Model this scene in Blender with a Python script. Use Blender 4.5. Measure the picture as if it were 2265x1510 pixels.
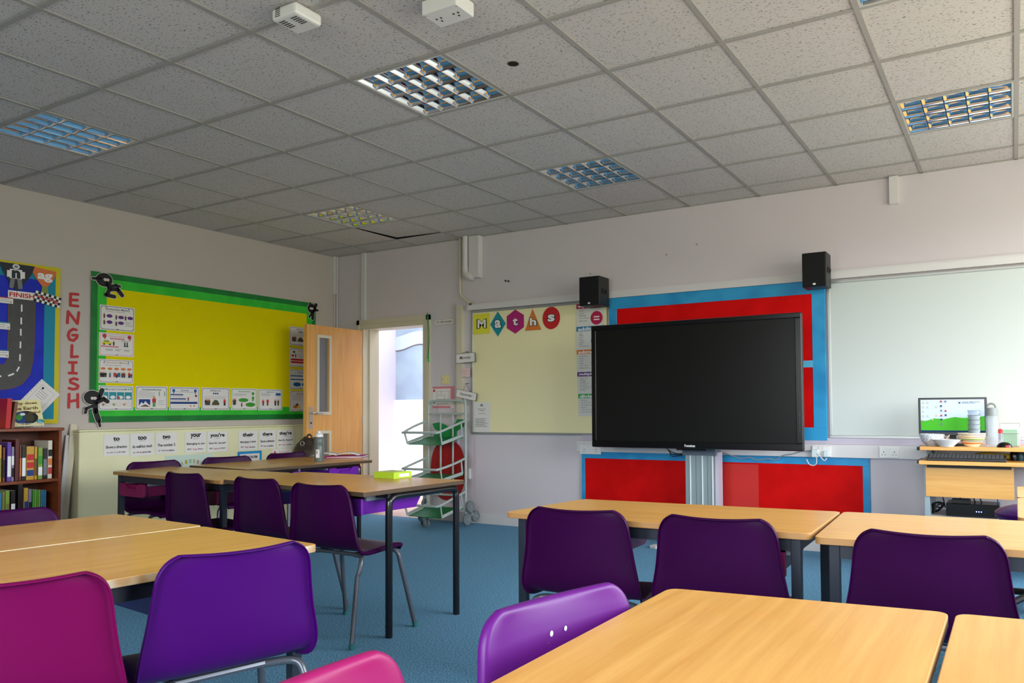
import bpy, bmesh, math, random
from mathutils import Vector, Matrix
random.seed(7)
PI = math.pi
for o in list(bpy.data.objects): bpy.data.objects.remove(o)
scene = bpy.context.scene
C = scene.collection

# ---------------------------------------------------------------- camera
W, H = 2265, 1510
F, YAW, PITCH, ROLL = 1720.57, .52380, .0344, -.0069
PPX, PPY = 116.22, 90.49
CAM = Vector((6.5441, -6.2229, 1.11))
CH = 2.8266                                    # ceiling height
cy, sy, cp, sp = math.cos(YAW), math.sin(YAW), math.cos(PITCH), math.sin(PITCH)
fwd = Vector((-sy*cp, cy*cp, sp)); r0 = Vector((cy, sy, 0)); u0 = r0.cross(fwd)
rgt = r0*math.cos(ROLL)+u0*math.sin(ROLL); upv = -r0*math.sin(ROLL)+u0*math.cos(ROLL)
cd = bpy.data.cameras.new('camera'); cam = bpy.data.objects.new('camera', cd); C.objects.link(cam)
M = Matrix((rgt, upv, -fwd)).transposed().to_4x4(); M.translation = CAM
cam.matrix_world = M
cd.sensor_width = 36; cd.lens = F/W*36
cd.shift_x = -PPX/W; cd.shift_y = PPY/W; cd.clip_start = .02
scene.camera = cam

def hit(px, py, ax, v):
    """point where the sight line of a photo pixel meets the plane axis=v"""
    d = fwd+rgt*((px-W/2-PPX)/F)-upv*((py-H/2-PPY)/F)
    return CAM+d*((v-CAM[ax])/d[ax])

# ---------------------------------------------------------------- light
scene.view_settings.view_transform = 'Standard'; scene.view_settings.look = 'None'
scene.view_settings.gamma = 1; scene.view_settings.use_curve_mapping = False
scene.view_settings.exposure = 0.08
wd = bpy.data.worlds.new('sky'); scene.world = wd; wd.use_nodes = True
nt = wd.node_tree; nt.nodes.clear()
tc = nt.nodes.new('ShaderNodeTexCoord'); sx = nt.nodes.new('ShaderNodeSeparateXYZ')
rp = nt.nodes.new('ShaderNodeValToRGB'); bg = nt.nodes.new('ShaderNodeBackground'); wo = nt.nodes.new('ShaderNodeOutputWorld')
nt.links.new(tc.outputs['Generated'], sx.inputs[0]); nt.links.new(sx.outputs['Z'], rp.inputs[0])
rp.color_ramp.elements[0].position = 0; rp.color_ramp.elements[0].color = (.30, .31, .25, 1)
rp.color_ramp.elements[1].position = .08; rp.color_ramp.elements[1].color = (.88, .94, 1.0, 1)
nt.links.new(rp.outputs[0], bg.inputs[0]); bg.inputs[1].default_value = 19.0; nt.links.new(bg.outputs[0], wo.inputs[0])
XR, YB = 8.3, -8.2                              # right and back walls
WIN = [(-4.9, -3.5), (-3.3, -1.9), (-1.7, -.3)]   # window openings in the right wall
WZ = (.95, 2.62)
WINFILL = [(3.7, 4.9), (5.5, 7.9)]                # openings added in the unseen back wall to fill the room with light
def area(name, loc, rot, sx_, sy_, e, col, portal=False):
    l = bpy.data.lights.new(name, 'AREA'); l.shape = 'RECTANGLE'; l.size = sx_; l.size_y = sy_; l.energy = e; l.color = col
    o = bpy.data.objects.new(name, l); C.objects.link(o); o.location = loc; o.rotation_euler = rot
    if portal: l.cycles.is_portal = True
    return o
for a, b in WIN:
    area('window_portal', (XR+.02, (a+b)/2, sum(WZ)/2), (0, PI/2, 0), WZ[1]-WZ[0], b-a, 1, (1, 1, 1), True)
for a, b in WINFILL:
    area('window_portal', ((a+b)/2, YB-.02, sum(WZ)/2), (PI/2, 0, 0), b-a, WZ[1]-WZ[0], 1, (1, 1, 1), True)
area('corridor_light', (.9, 1.1, 2.6), (0, 0, 0), 2.2, 1.2, 30, (.93, .95, 1.0))

# ---------------------------------------------------------------- materials
def lin(c):
    return tuple((x/255/12.92 if x/255 <= .04045 else ((x/255+.055)/1.055)**2.4) for x in c)+(1,)
MATS = {}
def mat(name, col, rough=.6, metal=0, spec=.5, emit=0, trans=0, ior=1.45, alpha=1, coat=0):
    if name in MATS: return MATS[name]
    m = bpy.data.materials.new(name); m.use_nodes = True; b = m.node_tree.nodes['Principled BSDF']
    b.inputs['Base Color'].default_value = lin(col); b.inputs['Roughness'].default_value = rough
    b.inputs['Metallic'].default_value = metal; b.inputs['Specular IOR Level'].default_value = spec
    b.inputs['Transmission Weight'].default_value = trans; b.inputs['IOR'].default_value = ior
    b.inputs['Alpha'].default_value = alpha; b.inputs['Coat Weight'].default_value = coat
    if emit:
        b.inputs['Emission Color'].default_value = lin(col); b.inputs['Emission Strength'].default_value = emit
    MATS[name] = m; return m
def nodes(m): return m.node_tree.nodes, m.node_tree.links, m.node_tree.nodes['Principled BSDF']
def speckle(m, c1, c2, scale, lo=.4, hi=.6, stretch=(1, 1, 1), bump=0, detail=2, rough=.5):
    n, l, b = nodes(m)
    t = n.new('ShaderNodeTexCoord'); mp = n.new('ShaderNodeMapping'); mp.inputs['Scale'].default_value = stretch
    no = n.new('ShaderNodeTexNoise'); no.inputs['Scale'].default_value = scale; no.inputs['Detail'].default_value = detail
    no.inputs['Roughness'].default_value = rough
    r = n.new('ShaderNodeValToRGB'); r.color_ramp.elements[0].position = lo; r.color_ramp.elements[1].position = hi
    r.color_ramp.elements[0].color = lin(c1); r.color_ramp.elements[1].color = lin(c2)
    l.new(t.outputs['Object'], mp.inputs[0]); l.new(mp.outputs[0], no.inputs[0]); l.new(no.outputs[0], r.inputs[0]); l.new(r.outputs[0], b.inputs['Base Color'])
    if bump:
        bp = n.new('ShaderNodeBump'); bp.inputs['Strength'].default_value = bump; bp.inputs['Distance'].default_value = .004
        l.new(no.outputs[0], bp.inputs['Height']); l.new(bp.outputs[0], b.inputs['Normal'])
    return m
WALL = speckle(mat('wall_paint', (200, 196, 206), .75), (206, 197, 199), (210, 201, 203), 3, 0, 1)
WALLC = speckle(mat('cream_wall_paint', (205, 198, 180), .7), (204, 196, 176), (214, 207, 190), 3)
CARPET = speckle(mat('blue_carpet', (60, 110, 150), .95, spec=.15), (36, 94, 138), (136, 192, 222), 150, .38, .62, bump=.9, detail=4, rough=.7)
TRIM = mat('white_gloss_trim', (214, 210, 208), .4)
CREAM = mat('cream_trim', (206, 198, 172), .45)
GRID = mat('grid_white', (164, 160, 154), .6)
def beech(name, c1, c2, ax):
    m = mat(name, c1, .32, coat=.12); n, l, b = nodes(m)
    t = n.new('ShaderNodeTexCoord'); mp = n.new('ShaderNodeMapping')
    mp.inputs['Scale'].default_value = (1.2, 26, 26) if ax == 0 else (26, 1.2, 26) if ax == 1 else (26, 26, 1.2)
    no = n.new('ShaderNodeTexNoise'); no.inputs['Scale'].default_value = 1.6; no.inputs['Detail'].default_value = 6; no.inputs['Roughness'].default_value = .65
    no.inputs['Distortion'].default_value = .25
    r = n.new('ShaderNodeValToRGB'); r.color_ramp.elements[0].position = .3; r.color_ramp.elements[1].position = .72
    r.color_ramp.elements[0].color = lin(c1); r.color_ramp.elements[1].color = lin(c2)
    l.new(t.outputs['Object'], mp.inputs[0]); l.new(mp.outputs[0], no.inputs[0]); l.new(no.outputs[0], r.inputs[0]); l.new(r.outputs[0], b.inputs['Base Color'])
    return m
BEECH_X = beech('beech_along', (212, 150, 72), (232, 178, 98), 0)
BEECH_Y = beech('beech_across', (205, 152, 88), (224, 176, 112), 1)
BEECH_V = beech('door_veneer', (208, 144, 70), (230, 174, 98), 2)
SHELFW = beech('dark_wood', (112, 54, 30), (140, 74, 42), 1)
EDGE_B = mat('dark_table_edge', (74, 56, 38), .45)
EDGE_L = mat('beech_edge', (170, 124, 72), .45)
EDGE_G = speckle(mat('worn_cream_edge', (205, 198, 176), .5), (172, 132, 82), (204, 196, 172), 7, .3, .42)
BLACKM = mat('black_metal', (16, 16, 20), .25, spec=.6)
GREYM = mat('slate_grey_metal', (36, 40, 50), .35)
TUBE = mat('grey_tube', (92, 96, 104), .3, metal=.4)
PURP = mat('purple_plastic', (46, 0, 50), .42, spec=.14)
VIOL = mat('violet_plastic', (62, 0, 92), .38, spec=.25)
MAGE = mat('magenta_plastic', (104, 0, 66), .42, spec=.2)
PINKLIT = mat('pink_lit_plastic', (150, 24, 92), .42, spec=.3)  # purple plastic turned pink: the light on this chair is in the colour
TRAYM = mat('purple_tray', (104, 30, 150), .35)
TRAYD = mat('burgundy_tray', (120, 20, 70), .35)
RUN = mat('grey_runner', (120, 128, 134), .4)
BLK = mat('black', (10, 10, 11), .5); BLKG = mat('black_gloss', (6, 6, 7), .25)
WHT = mat('white', (232, 230, 226), .5); PAPER = mat('paper', (226, 221, 214), .6)
INK = mat('ink', (22, 22, 24), .6); INKG = mat('ink_grey', (120, 120, 122), .6)
RED = mat('red', (196, 30, 34), .5); GRN = mat('green', (60, 150, 46), .5); BLU = mat('blue', (24, 96, 150), .5)
YEL = mat('yellow', (222, 206, 44), .6); ORG = mat('orange', (214, 120, 46), .5); TEAL = mat('teal', (20, 140, 152), .5)
MAG = mat('magenta', (176, 30, 110), .5); VIO = mat('violet', (92, 40, 120), .5); PNK = mat('pale_pink', (214, 130, 140), .6)
BRN = mat('brown', (110, 66, 40), .6); SKIN = mat('skin', (206, 150, 116), .6); DBLU = mat('dark_blue', (24, 56, 124), .5)
SALM = mat('salmon_red', (186, 52, 52), .6)
ALU = mat('aluminium', (176, 178, 176), .35, metal=.6)
CHROME = mat('mirror_louvre', (236, 236, 238), .06, metal=1)
BOARD = mat('whiteboard', (200, 207, 202), .42, spec=.3)
SOCK = mat('socket_white', (226, 224, 220), .35)
GLASS = mat('clear_glass', (240, 245, 245), .03, trans=1)
CLEAR = mat('clear_plastic', (232, 238, 242), .12, trans=.8, ior=1.12)
CABW = mat('white_cable', (220, 220, 220), .4); CABB = mat('black_cable', (14, 14, 16), .4)
FROST = speckle(mat('frosted_glass', (140, 158, 176), .35), (136, 152, 172), (150, 168, 184), 2)

# ---------------------------------------------------------------- mesh builder
class MB:
    def __init__(s): s.v = []; s.f = []; s.m = []; s.mats = []
    def mi(s, m):
        if m not in s.mats: s.mats.append(m)
        return s.mats.index(m)
    def add(s, vs, fs, m):
        b = len(s.v); k = s.mi(m); s.v += [Vector(v) for v in vs]
        for f in fs: s.f.append([b+i for i in f]); s.m.append(k)
    def box(s, a, b, m, M_=None):
        vs = [Vector((x, y, z)) for x in (a[0], b[0]) for y in (a[1], b[1]) for z in (a[2], b[2])]
        if M_: vs = [M_@v for v in vs]
        s.add(vs, [(0, 1, 3, 2), (4, 6, 7, 5), (0, 4, 5, 1), (2, 3, 7, 6), (0, 2, 6, 4), (1, 5, 7, 3)], m)
    def beam(s, p, q, w, h, m, up=(0, 0, 1)):
        p = Vector(p); q = Vector(q); d = (q-p).normalized(); u = Vector(up)
        if abs(d.dot(u)) > .99: u = Vector((1, 0, 0))
        a = d.cross(u).normalized(); c = a.cross(d)
        vs = [e+a*i*w/2+c*j*h/2 for e in (p, q) for i, j in ((-1, -1), (1, -1), (1, 1), (-1, 1))]
        s.add(vs, [(3, 2, 1, 0), (4, 5, 6, 7), (0, 1, 5, 4), (1, 2, 6, 5), (2, 3, 7, 6), (3, 0, 4, 7)], m)
    def prism(s, pts, z0, z1, m, mside=None, M_=None):
        n = len(pts); vs = [Vector((p[0], p[1], z)) for z in (z0, z1) for p in pts]
        if M_: vs = [M_@v for v in vs]
        b = len(s.v); s.add(vs, [list(range(n))[::-1], list(range(n, 2*n))], m)
        k = s.mi(mside or m)
        for i in range(n): s.f.append([b+i, b+(i+1) % n, b+n+(i+1) % n, b+n+i]); s.m.append(k)
    def wprism(s, pts, y0, y1, m, mside=None):
        """outline in x,z; y0 is the face towards the viewer (-y)"""
        M_ = Matrix(((1, 0, 0, 0), (0, 0, -1, 0), (0, 1, 0, 0), (0, 0, 0, 1)))
        s.prism(pts, -y1, -y0, m, mside, M_)
    def tube(s, path, r, m, n=8, smooth=3, cap=True, closed=False):
        P = [Vector(p) for p in path]
        if smooth > 1 and len(P) > 2:
            Q = []; L = len(P); rng = range(L if closed else L-1)
            for i in rng:
                p0 = P[i-1] if (i > 0 or closed) else P[0]; p1 = P[i]; p2 = P[(i+1) % L]; p3 = P[(i+2) % L] if (i+2 < L or closed) else P[-1]
                for k in range(smooth):
                    t = k/smooth
                    Q.append(.5*((2*p1)+(-p0+p2)*t+(2*p0-5*p1+4*p2-p3)*t*t+(-p0+3*p1-3*p2+p3)*t**3))
            if not closed: Q.append(P[-1])
            P = Q
        L = len(P); rings = []; u = None
        for i, p in enumerate(P):
            d = ((P[(i+1) % L] if (i < L-1 or closed) else p)-(P[i-1] if (i > 0 or closed) else p)).normalized()
            if u is None:
                u = d.cross(Vector((0, 0, 1)));
                if u.length < .1: u = d.cross(Vector((1, 0, 0)))
            u = (u-d*u.dot(d)).normalized(); w = d.cross(u)
            rr = r[min(i, len(r)-1)] if isinstance(r, (list, tuple)) else r
            rings.append([p+(u*math.cos(2*PI*k/n)+w*math.sin(2*PI*k/n))*rr for k in range(n)])
        vs = [v for g in rings for v in g]; fs = []
        for i in range(L if closed else L-1):
            a = i*n; b = ((i+1) % L)*n
            for k in range(n): fs.append((a+k, a+(k+1) % n, b+(k+1) % n, b+k))
        if cap and not closed: fs += [list(range(n))[::-1], list(range((L-1)*n, L*n))]
        s.add(vs, fs, m)
    def lathe(s, prof, m, c=(0, 0, 0), n=24, M_=None):
        vs = []; fs = []; L = len(prof)
        for r, z in prof:
            for k in range(n): vs.append(Vector((c[0]+r*math.cos(2*PI*k/n), c[1]+r*math.sin(2*PI*k/n), c[2]+z)))
        if M_: vs = [M_@v for v in vs]
        for i in range(L-1):
            for k in range(n): fs.append((i*n+k, i*n+(k+1) % n, (i+1)*n+(k+1) % n, (i+1)*n+k))
        fs.append(list(range(n))[::-1]); fs.append(list(range((L-1)*n, L*n)))
        s.add(vs, fs, m)
    def ball(s, c, r, m, n=12):
        if not isinstance(r, (tuple, list)): r = (r, r, r)
        vs = []; fs = []; k = n//2
        for i in range(k+1):
            for j in range(n):
                a = PI*i/k; b = 2*PI*j/n
                vs.append((c[0]+r[0]*math.sin(a)*math.cos(b), c[1]+r[1]*math.sin(a)*math.sin(b), c[2]+r[2]*math.cos(a)))
        for i in range(k):
            for j in range(n): fs.append((i*n+j, (i+1)*n+j, (i+1)*n+(j+1) % n, i*n+(j+1) % n))
        s.add(vs, fs, m)
    def build(s, name, parent=None, smooth=False, bevel=0, seg=2, auto=False):
        me = bpy.data.meshes.new(name); me.from_pydata(s.v, [], s.f)
        for m in s.mats: me.materials.append(m)
        for p, k in zip(me.polygons, s.m): p.material_index = k; p.use_smooth = smooth
        me.update()
        bm = bmesh.new(); bm.from_mesh(me); bmesh.ops.remove_doubles(bm, verts=bm.verts, dist=1e-6) if smooth else None
        bmesh.ops.recalc_face_normals(bm, faces=bm.faces); bm.to_mesh(me); bm.free()
        if smooth:
            try: me.set_sharp_from_angle(angle=math.radians(42))
            except Exception: pass
        o = bpy.data.objects.new(name, me); C.objects.link(o)
        if parent: o.parent = parent
        if bevel:
            b = o.modifiers.new('bevel', 'BEVEL'); b.width = bevel; b.segments = seg; b.limit_method = 'ANGLE'
        return o
def tag(o, label, cat, group=None, kind=None):
    if label: o['label'] = label
    if cat: o['category'] = cat
    if group: o['group'] = group
    if kind: o['kind'] = kind
    return o
def thing(name, label, cat, loc=(0, 0, 0), rz=0, group=None):
    o = bpy.data.objects.new(name, None); C.objects.link(o); o.location = loc; o.rotation_euler = (0, 0, rz)
    o.empty_display_size = .05
    return tag(o, label, cat, group)
def struct(o, label=None): o['kind'] = 'structure'; return o
def dup(root, loc, rz, label, group=None, swap=None):
    def cc(o, par):
        c = o.copy(); C.objects.link(c); c.parent = par
        if swap and c.type == 'MESH':
            for s_ in range(len(c.data.materials)):
                if c.data.materials[s_] in swap:
                    c.data = c.data.copy(); c.data.materials[s_] = swap[c.data.materials[s_]]
        for ch in [k for k in o.children]: cc(ch, c)
        return c
    r = cc(root, None); r.location = loc; r.rotation_euler = (0, 0, rz); r['label'] = label
    if group: r['group'] = group
    return r

# text as a flat mesh fitted to a w x h box, facing -y
_T = {}
def text_shape(s, bold=0.0, shear=0.0):
    k = (s, bold, shear)
    if k not in _T:
        cu = bpy.data.curves.new('t', 'FONT'); cu.body = s; cu.size = 1; cu.offset = bold; cu.shear = shear; cu.resolution_u = 3
        o = bpy.data.objects.new('t', cu); C.objects.link(o)
        dg = bpy.context.evaluated_depsgraph_get(); dg.update()
        me = bpy.data.meshes.new_from_object(o.evaluated_get(dg))
        _T[k] = ([v.co.copy() for v in me.vertices], [list(p.vertices) for p in me.polygons])
        bpy.data.objects.remove(o); bpy.data.curves.remove(cu); bpy.data.meshes.remove(me)
    return _T[k]
def add_text(mb, s, cx, cz, w, h, y, m, bold=.01, shear=0, rot=0):
    vs, fs = text_shape(s, bold, shear)
    x0 = min(v.x for v in vs); x1 = max(v.x for v in vs); y0 = min(v.y for v in vs); y1 = max(v.y for v in vs)
    out = []
    for v in vs:
        a = ((v.x-x0)/(x1-x0)-.5)*w; b = ((v.y-y0)/(y1-y0)-.5)*h
        out.append((cx+a*math.cos(rot)-b*math.sin(rot), y, cz+a*math.sin(rot)+b*math.cos(rot)))
    mb.add(out, fs, m)

# ---- flat printed things on a wall: local x right, z up, front = -y
class Print:
    """draws shapes in 0..1 coordinates of a w x h sheet"""
    def __init__(s, w, h, y): s.mb = MB(); s.w = w; s.h = h; s.y = y; s.k = 0
    def X(s, u): return (u-.5)*s.w
    def Z(s, v): return (v-.5)*s.h
    def ny(s): s.k += 1; return s.y-.00012*s.k
    def poly(s, pts, m): s.mb.add([(s.X(u), s.yy, s.Z(v)) for u, v in pts], [list(range(len(pts)))], m)
    def r(s, u0, v0, u1, v1, m): s.yy = s.ny(); s.poly([(u0, v0), (u1, v0), (u1, v1), (u0, v1)], m); return s
    def e(s, u, v, ru, rv, m, n=18):
        s.yy = s.ny(); s.poly([(u+ru*math.cos(2*PI*i/n), v+rv*math.sin(2*PI*i/n)) for i in range(n)], m); return s
    def p(s, pts, m): s.yy = s.ny(); s.poly(pts, m); return s
    def t(s, txt, u, v, du, dv, m=None, bold=.012, shear=0):
        add_text(s.mb, txt, s.X(u), s.Z(v), du*s.w, dv*s.h, s.ny(), m or INK, bold, shear); return s
    def lines(s, u0, u1, v0, v1, n, m=None, th=.012):
        for i in range(n):
            v = v1-(v1-v0)*i/max(1, n-1); e = u1-(u1-u0)*random.choice((0, .05, .15, .3))
            s.r(u0, v-th/2, e, v+th/2, m or INKG)
        return s
    def figure(s, u, v, hgt, top, bot):
        a = s.h/s.w; w = hgt*.3*a
        s.r(u-w*.45, v, u-w*.05, v+hgt*.45, bot); s.r(u+w*.05, v, u+w*.45, v+hgt*.45, bot)
        s.r(u-w*.6, v+hgt*.4, u+w*.6, v+hgt*.78, top); s.e(u, v+hgt*.88, hgt*.13*a, hgt*.13, SKIN, 10); return s
    def border(s, m, inset=.03, th=.012, rad=.06):
        a = s.h/s.w
        def rr(i): 
            o = []
            for cx, cz, a0 in ((1-i*a-rad*a, 1-i-rad, 0), (i*a+rad*a, 1-i-rad, 90), (i*a+rad*a, i+rad, 180), (1-i*a-rad*a, i+rad, 270)):
                for k in range(5):
                    t = math.radians(a0+22.5*k); o.append((cx+rad*a*math.cos(t), cz+rad*math.sin(t)))
            return o
        A = rr(inset); B = rr(inset+th); n = len(A); y = s.ny()
        s.mb.add([(s.X(u), y, s.Z(v)) for u, v in A+B], [(i, (i+1) % n, n+(i+1) % n, n+i) for i in range(n)], m); return s
    def out(s, name, parent): return s.mb.build(name, parent)
def wallrect(wall, tl, br, off):
    """centre, width, height of a sheet from two photo corners, on wall 'F' (y=0) or 'L' (x=0) or a given offset"""
    if wall == 'F':
        a = hit(*tl, 1, -off); b = hit(*br, 1, -off); return Vector(((a.x+b.x)/2, -off, (a.z+b.z)/2)), b.x-a.x, a.z-b.z, 0
    a = hit(*tl, 0, off); b = hit(*br, 0, off); return Vector((off, (a.y+b.y)/2, (a.z+b.z)/2)), b.y-a.y, a.z-b.z, PI/2
def sheet(name, label, cat, wall, tl, br, off, m, group=None, th=.001, size=None, roll=0):
    c, w, h, rz = wallrect(wall, tl, br, off)
    if size: w, h = size
    t = thing(name, label, cat, c, rz, group); t.rotation_euler = (0, roll, rz) if wall == 'F' else (roll, 0, rz)
    if wall == 'L' and roll: t.rotation_euler = (Matrix.Rotation(PI/2, 3, 'Z')@Matrix.Rotation(roll, 3, 'Y')).to_euler()
    b = MB(); b.box((-w/2, -th, -h/2), (w/2, 0, h/2), m); b.build('sheet', t)
    return t, w, h, Print(w, h, -th-.0002)

# ================================================================ THE ROOM
b = MB(); b.box((-.2, YB-.2, -.1), (XR+.2, .0, 0), CARPET); struct(b.build('floor'))
b = MB(); b.box((-.2, .0, -.1), (3.0, 2.6, 0), mat('corridor_floor', (196, 160, 140), .5)); struct(b.build('floor_corridor'))
# left wall
b = MB(); b.box((-.2, YB-.2, 0), (0, .2, CH+.3), mat('bounce_tinted_wall', (192, 182, 172), .75)); struct(b.build('wall_left'))  # wall paint with warm bounced light put into the colour
b = MB(); BWP = mat('back_wall_paint', (150, 136, 122), .8); xs_ = [-.2]+[v for w_ in WINFILL for v in w_]+[XR+.2]
for i in range(0, len(xs_), 2): b.box((xs_[i], YB-.2, 0), (xs_[i+1], YB, CH+.3), BWP)
for a, c in WINFILL: b.box((a, YB-.2, 0), (c, YB, WZ[0]), BWP); b.box((a, YB-.2, WZ[1]), (c, YB, CH+.3), BWP)
struct(b.build('wall_back'))
for n_, (a, c) in enumerate(WINFILL):
    b = MB()
    for z in (WZ[0]+.03, WZ[1]-.03, 2.0): b.box((a, YB-.11, z-.03), (c, YB-.05, z+.03), TRIM)
    for x in (a+.03, (a+c)/2, c-.03): b.box((x-.03, YB-.11, WZ[0]), (x+.03, YB-.05, WZ[1]), TRIM)
    struct(b.build('window_%d' % (n_+5)))  # back windows are added, out of view, to let in fill light
# front wall with door opening
DX0, DX1, DZ = .44, hit(938, 800, 1, 0).x, 1.99
b = MB()
b.box((0, 0, 0), (DX0-.06, .2, CH+.3), WALL); b.box((DX0-.06, 0, DZ+.06), (DX1+.06, .2, CH+.3), WALL)
b.box((DX1+.06, 0, 0), (XR+.2, .2, CH+.3), WALL); struct(b.build('wall_front'))
# right wall with windows
b = MB(); ys = [YB-.2]+[v for w_ in WIN for v in w_]+[.2]
for i in range(0, len(ys), 2): b.box((XR, ys[i], 0), (XR+.2, ys[i+1], CH+.3), WALL)
for a, c in WIN: b.box((XR, a, 0), (XR+.2, c, WZ[0]), WALL); b.box((XR, a, WZ[1]), (XR+.2, c, CH+.3), WALL)
struct(b.build('wall_right'))
for n_, (a, c) in enumerate(WIN):
    b = MB()
    for z in (WZ[0]+.03, WZ[1]-.03, 2.0): b.box((XR+.05, a, z-.03), (XR+.11, c, z+.03), TRIM)
    for y in (a+.03, (a+c)/2, c-.03): b.box((XR+.05, y-.03, WZ[0]), (XR+.11, y+.03, WZ[1]), TRIM)
    b.box((XR-.12, a-.03, WZ[0]-.03), (XR+.05, c+.03, WZ[0]), TRIM)
    struct(b.build('window_%d' % (n_+1)))
# skirting
b = MB(); b.box((DX1+.09, -.016, 0), (XR, 0, .1), TRIM); struct(b.build('baseboard_front'))
b = MB(); b.box((0, YB, 0), (.016, 0, .1), TRIM); struct(b.build('baseboard_left'))
# ceiling: tiles, T-grid
GX = lambda i: 5.3943+.6*i
GY = lambda j: -2.7244+.6*j
FIX = [(-7, -2), (-7, 2), (-3, -1), (-3, 2), (1, -1), (1, 2)]
TILE = mat('fissured_tile', (206, 201, 197), .85, spec=.2)
n, l, bs = nodes(TILE)
t_ = n.new('ShaderNodeTexCoord'); g_ = n.new('ShaderNodeNewGeometry')
mp = n.new('ShaderNodeMapping'); mp.inputs['Scale'].default_value = (1, 2.6, 1)
vo = n.new('ShaderNodeTexNoise'); vo.inputs['Scale'].default_value = 64; vo.inputs['Detail'].default_value = 1.5
cr = n.new('ShaderNodeValToRGB'); cr.color_ramp.elements[0].position = .33; cr.color_ramp.elements[1].position = .38
cr.color_ramp.elements[0].color = lin((128, 122, 116)); cr.color_ramp.elements[1].color = lin((206, 201, 197))
l.new(t_.outputs['Object'], mp.inputs[0]); l.new(mp.outputs[0], vo.inputs[0]); l.new(vo.outputs[0], cr.inputs[0]); l.new(cr.outputs[0], bs.inputs['Base Color'])
b = MB(); VOID = mat('ceiling_void', (20, 17, 15), .9)
for i in range(-9, 5):
    for j in range(-10, 5):
        if (i, j) in FIX: continue
        x0, x1, y0, y1 = max(GX(i), 0), min(GX(i+1), XR), max(GY(j), YB), min(GY(j+1), 0)
        if x1 <= x0 or y1 <= y0: continue
        e = .004; z = [CH+.005]*4; x1b = x1-e; y1b = y1-e; x0b = x0+e
        if (i, j) == (-7, 3): z = [CH+.005, CH+.005, CH+.005, CH+.02]; x0b = x0+.016; y1b = y1-.014
        b.add([(x0b, y0+e, z[0]), (x1b, y0+e, z[1]), (x1b, y1b, z[2]), (x0b, y1b, z[3])], [(0, 1, 2, 3)], TILE)
b.box((-.1, YB, CH+.27), (XR, .1, CH+.3), VOID)
struct(b.build('ceiling'))
b = MB(); g = .012
for i in range(-8, 5):
    x = GX(i)
    if not 0 < x < XR: continue
    for j in range(-10, 5):
        if (i, j) == (-7, 3): continue
        y0, y1 = max(GY(j), YB), min(GY(j+1), 0)
        if y1 > y0: b.box((x-g, y0, CH-.002), (x+g, y1, CH+.004), GRID)
for j in range(-9, 5):
    y = GY(j)
    for i in range(-9, 5):
        if (i, j) == (-7, 4): continue
        x0, x1 = max(GX(i), 0), min(GX(i+1), XR)
        if x1 > x0: b.box((x0, y-g, CH-.0015), (x1, y+g, CH+.004), GRID)
b.box((0, YB, CH-.002), (.016, 0, CH+.004), GRID); b.box((.0, -.016, CH-.002), (XR, 0, CH+.004), GRID)
struct(b.build('trim_1'))

# door frame, leaf, corridor
b = MB()
for x0, x1 in ((DX0-.06, DX0), (DX1, DX1+.06)): b.box((x0, -.02, 0), (x1, .2, DZ+.06), CREAM)
b.box((DX0, -.02, DZ), (DX1, .2, DZ+.06), CREAM)
for x0, x1 in ((DX0-.09, DX0-.05), (DX1+.05, DX1+.09)): b.box((x0, -.03, 0), (x1, 0, DZ+.1), CREAM)
b.box((DX0-.09, -.03, DZ+.05), (DX1+.09, 0, DZ+.1), CREAM)
b.box((DX0, .06, 0), (DX0+.02, .2, DZ), CREAM); b.box((DX1-.02, .06, 0), (DX1, .2, DZ), CREAM)
struct(b.build('trim_2'))
# leaf swings into the room, hinged on the left jamb
leafL = .80; best = None
for k in range(600):
    a = math.radians(-60-k*.1); p = Vector((DX0+.0+leafL*math.cos(a), -.03+leafL*math.sin(a), 1.2))-CAM
    px = W/2+PPX+F*p.dot(rgt)/p.dot(fwd)
    if best is None or abs(px-678) < best[0]: best = (abs(px-678), a)
door = thing('door_1', None, None, (DX0, -.03, 0), best[1]); struct(door)
# local x along the leaf from hinge, the visible face is +y side
T0, T1 = -.044, 0.0
Hd = 1.975
vx0, vx1 = .50, .64         # vision panel along the leaf
def hole_leaf(mb, holes, m):
    xs = [0, leafL]; zs = sorted({0.008, Hd}|{v for h in holes for v in h[2:]})
    for k in range(len(zs)-1):
        z0, z1 = zs[k], zs[k+1]; mid = (z0+z1)/2; hs = [h for h in holes if h[2] < mid < h[3]]
        if hs: mb.box((0, T0, z0), (hs[0][0], T1, z1), m); mb.box((hs[0][1], T0, z0), (leafL, T1, z1), m)
        else: mb.box((0, T0, z0), (leafL, T1, z1), m)
holes = [(vx0, vx1, 1.10, 1.85), (vx0, vx1, .28, .88)]
b = MB(); hole_leaf(b, holes, BEECH_V); b.build('leaf', door)
for h in holes:
    b = MB()
    for y0, y1 in ((T1, T1+.012), (T0-.012, T0)):
        b.box((h[0]-.03, y0, h[2]-.03), (h[0], y1, h[3]+.03), CREAM); b.box((h[1], y0, h[2]-.03), (h[1]+.03, y1, h[3]+.03), CREAM)
        b.box((h[0], y0, h[2]-.03), (h[1], y1, h[2]), CREAM); b.box((h[0], y0, h[3]), (h[1], y1, h[3]+.03), CREAM)
    b.build('vision_frame', door)
    b = MB(); b.box((h[0], -.026, h[2]), (h[1], -.02, h[3]), mat('wired_glass', (150, 150, 150), .2, trans=.5)); b.build('vision_glass', door)
b = MB(); b.box((leafL-.075, T1, .93), (leafL-.03, T1+.006, 1.15), mat('satin_steel', (190, 186, 180), .35, metal=.7))
b.tube([(leafL-.052, T1, 1.09), (leafL-.052, T1+.05, 1.09), (leafL-.17, T1+.052, 1.088)], .009, MATS['satin_steel'], smooth=4)
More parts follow.
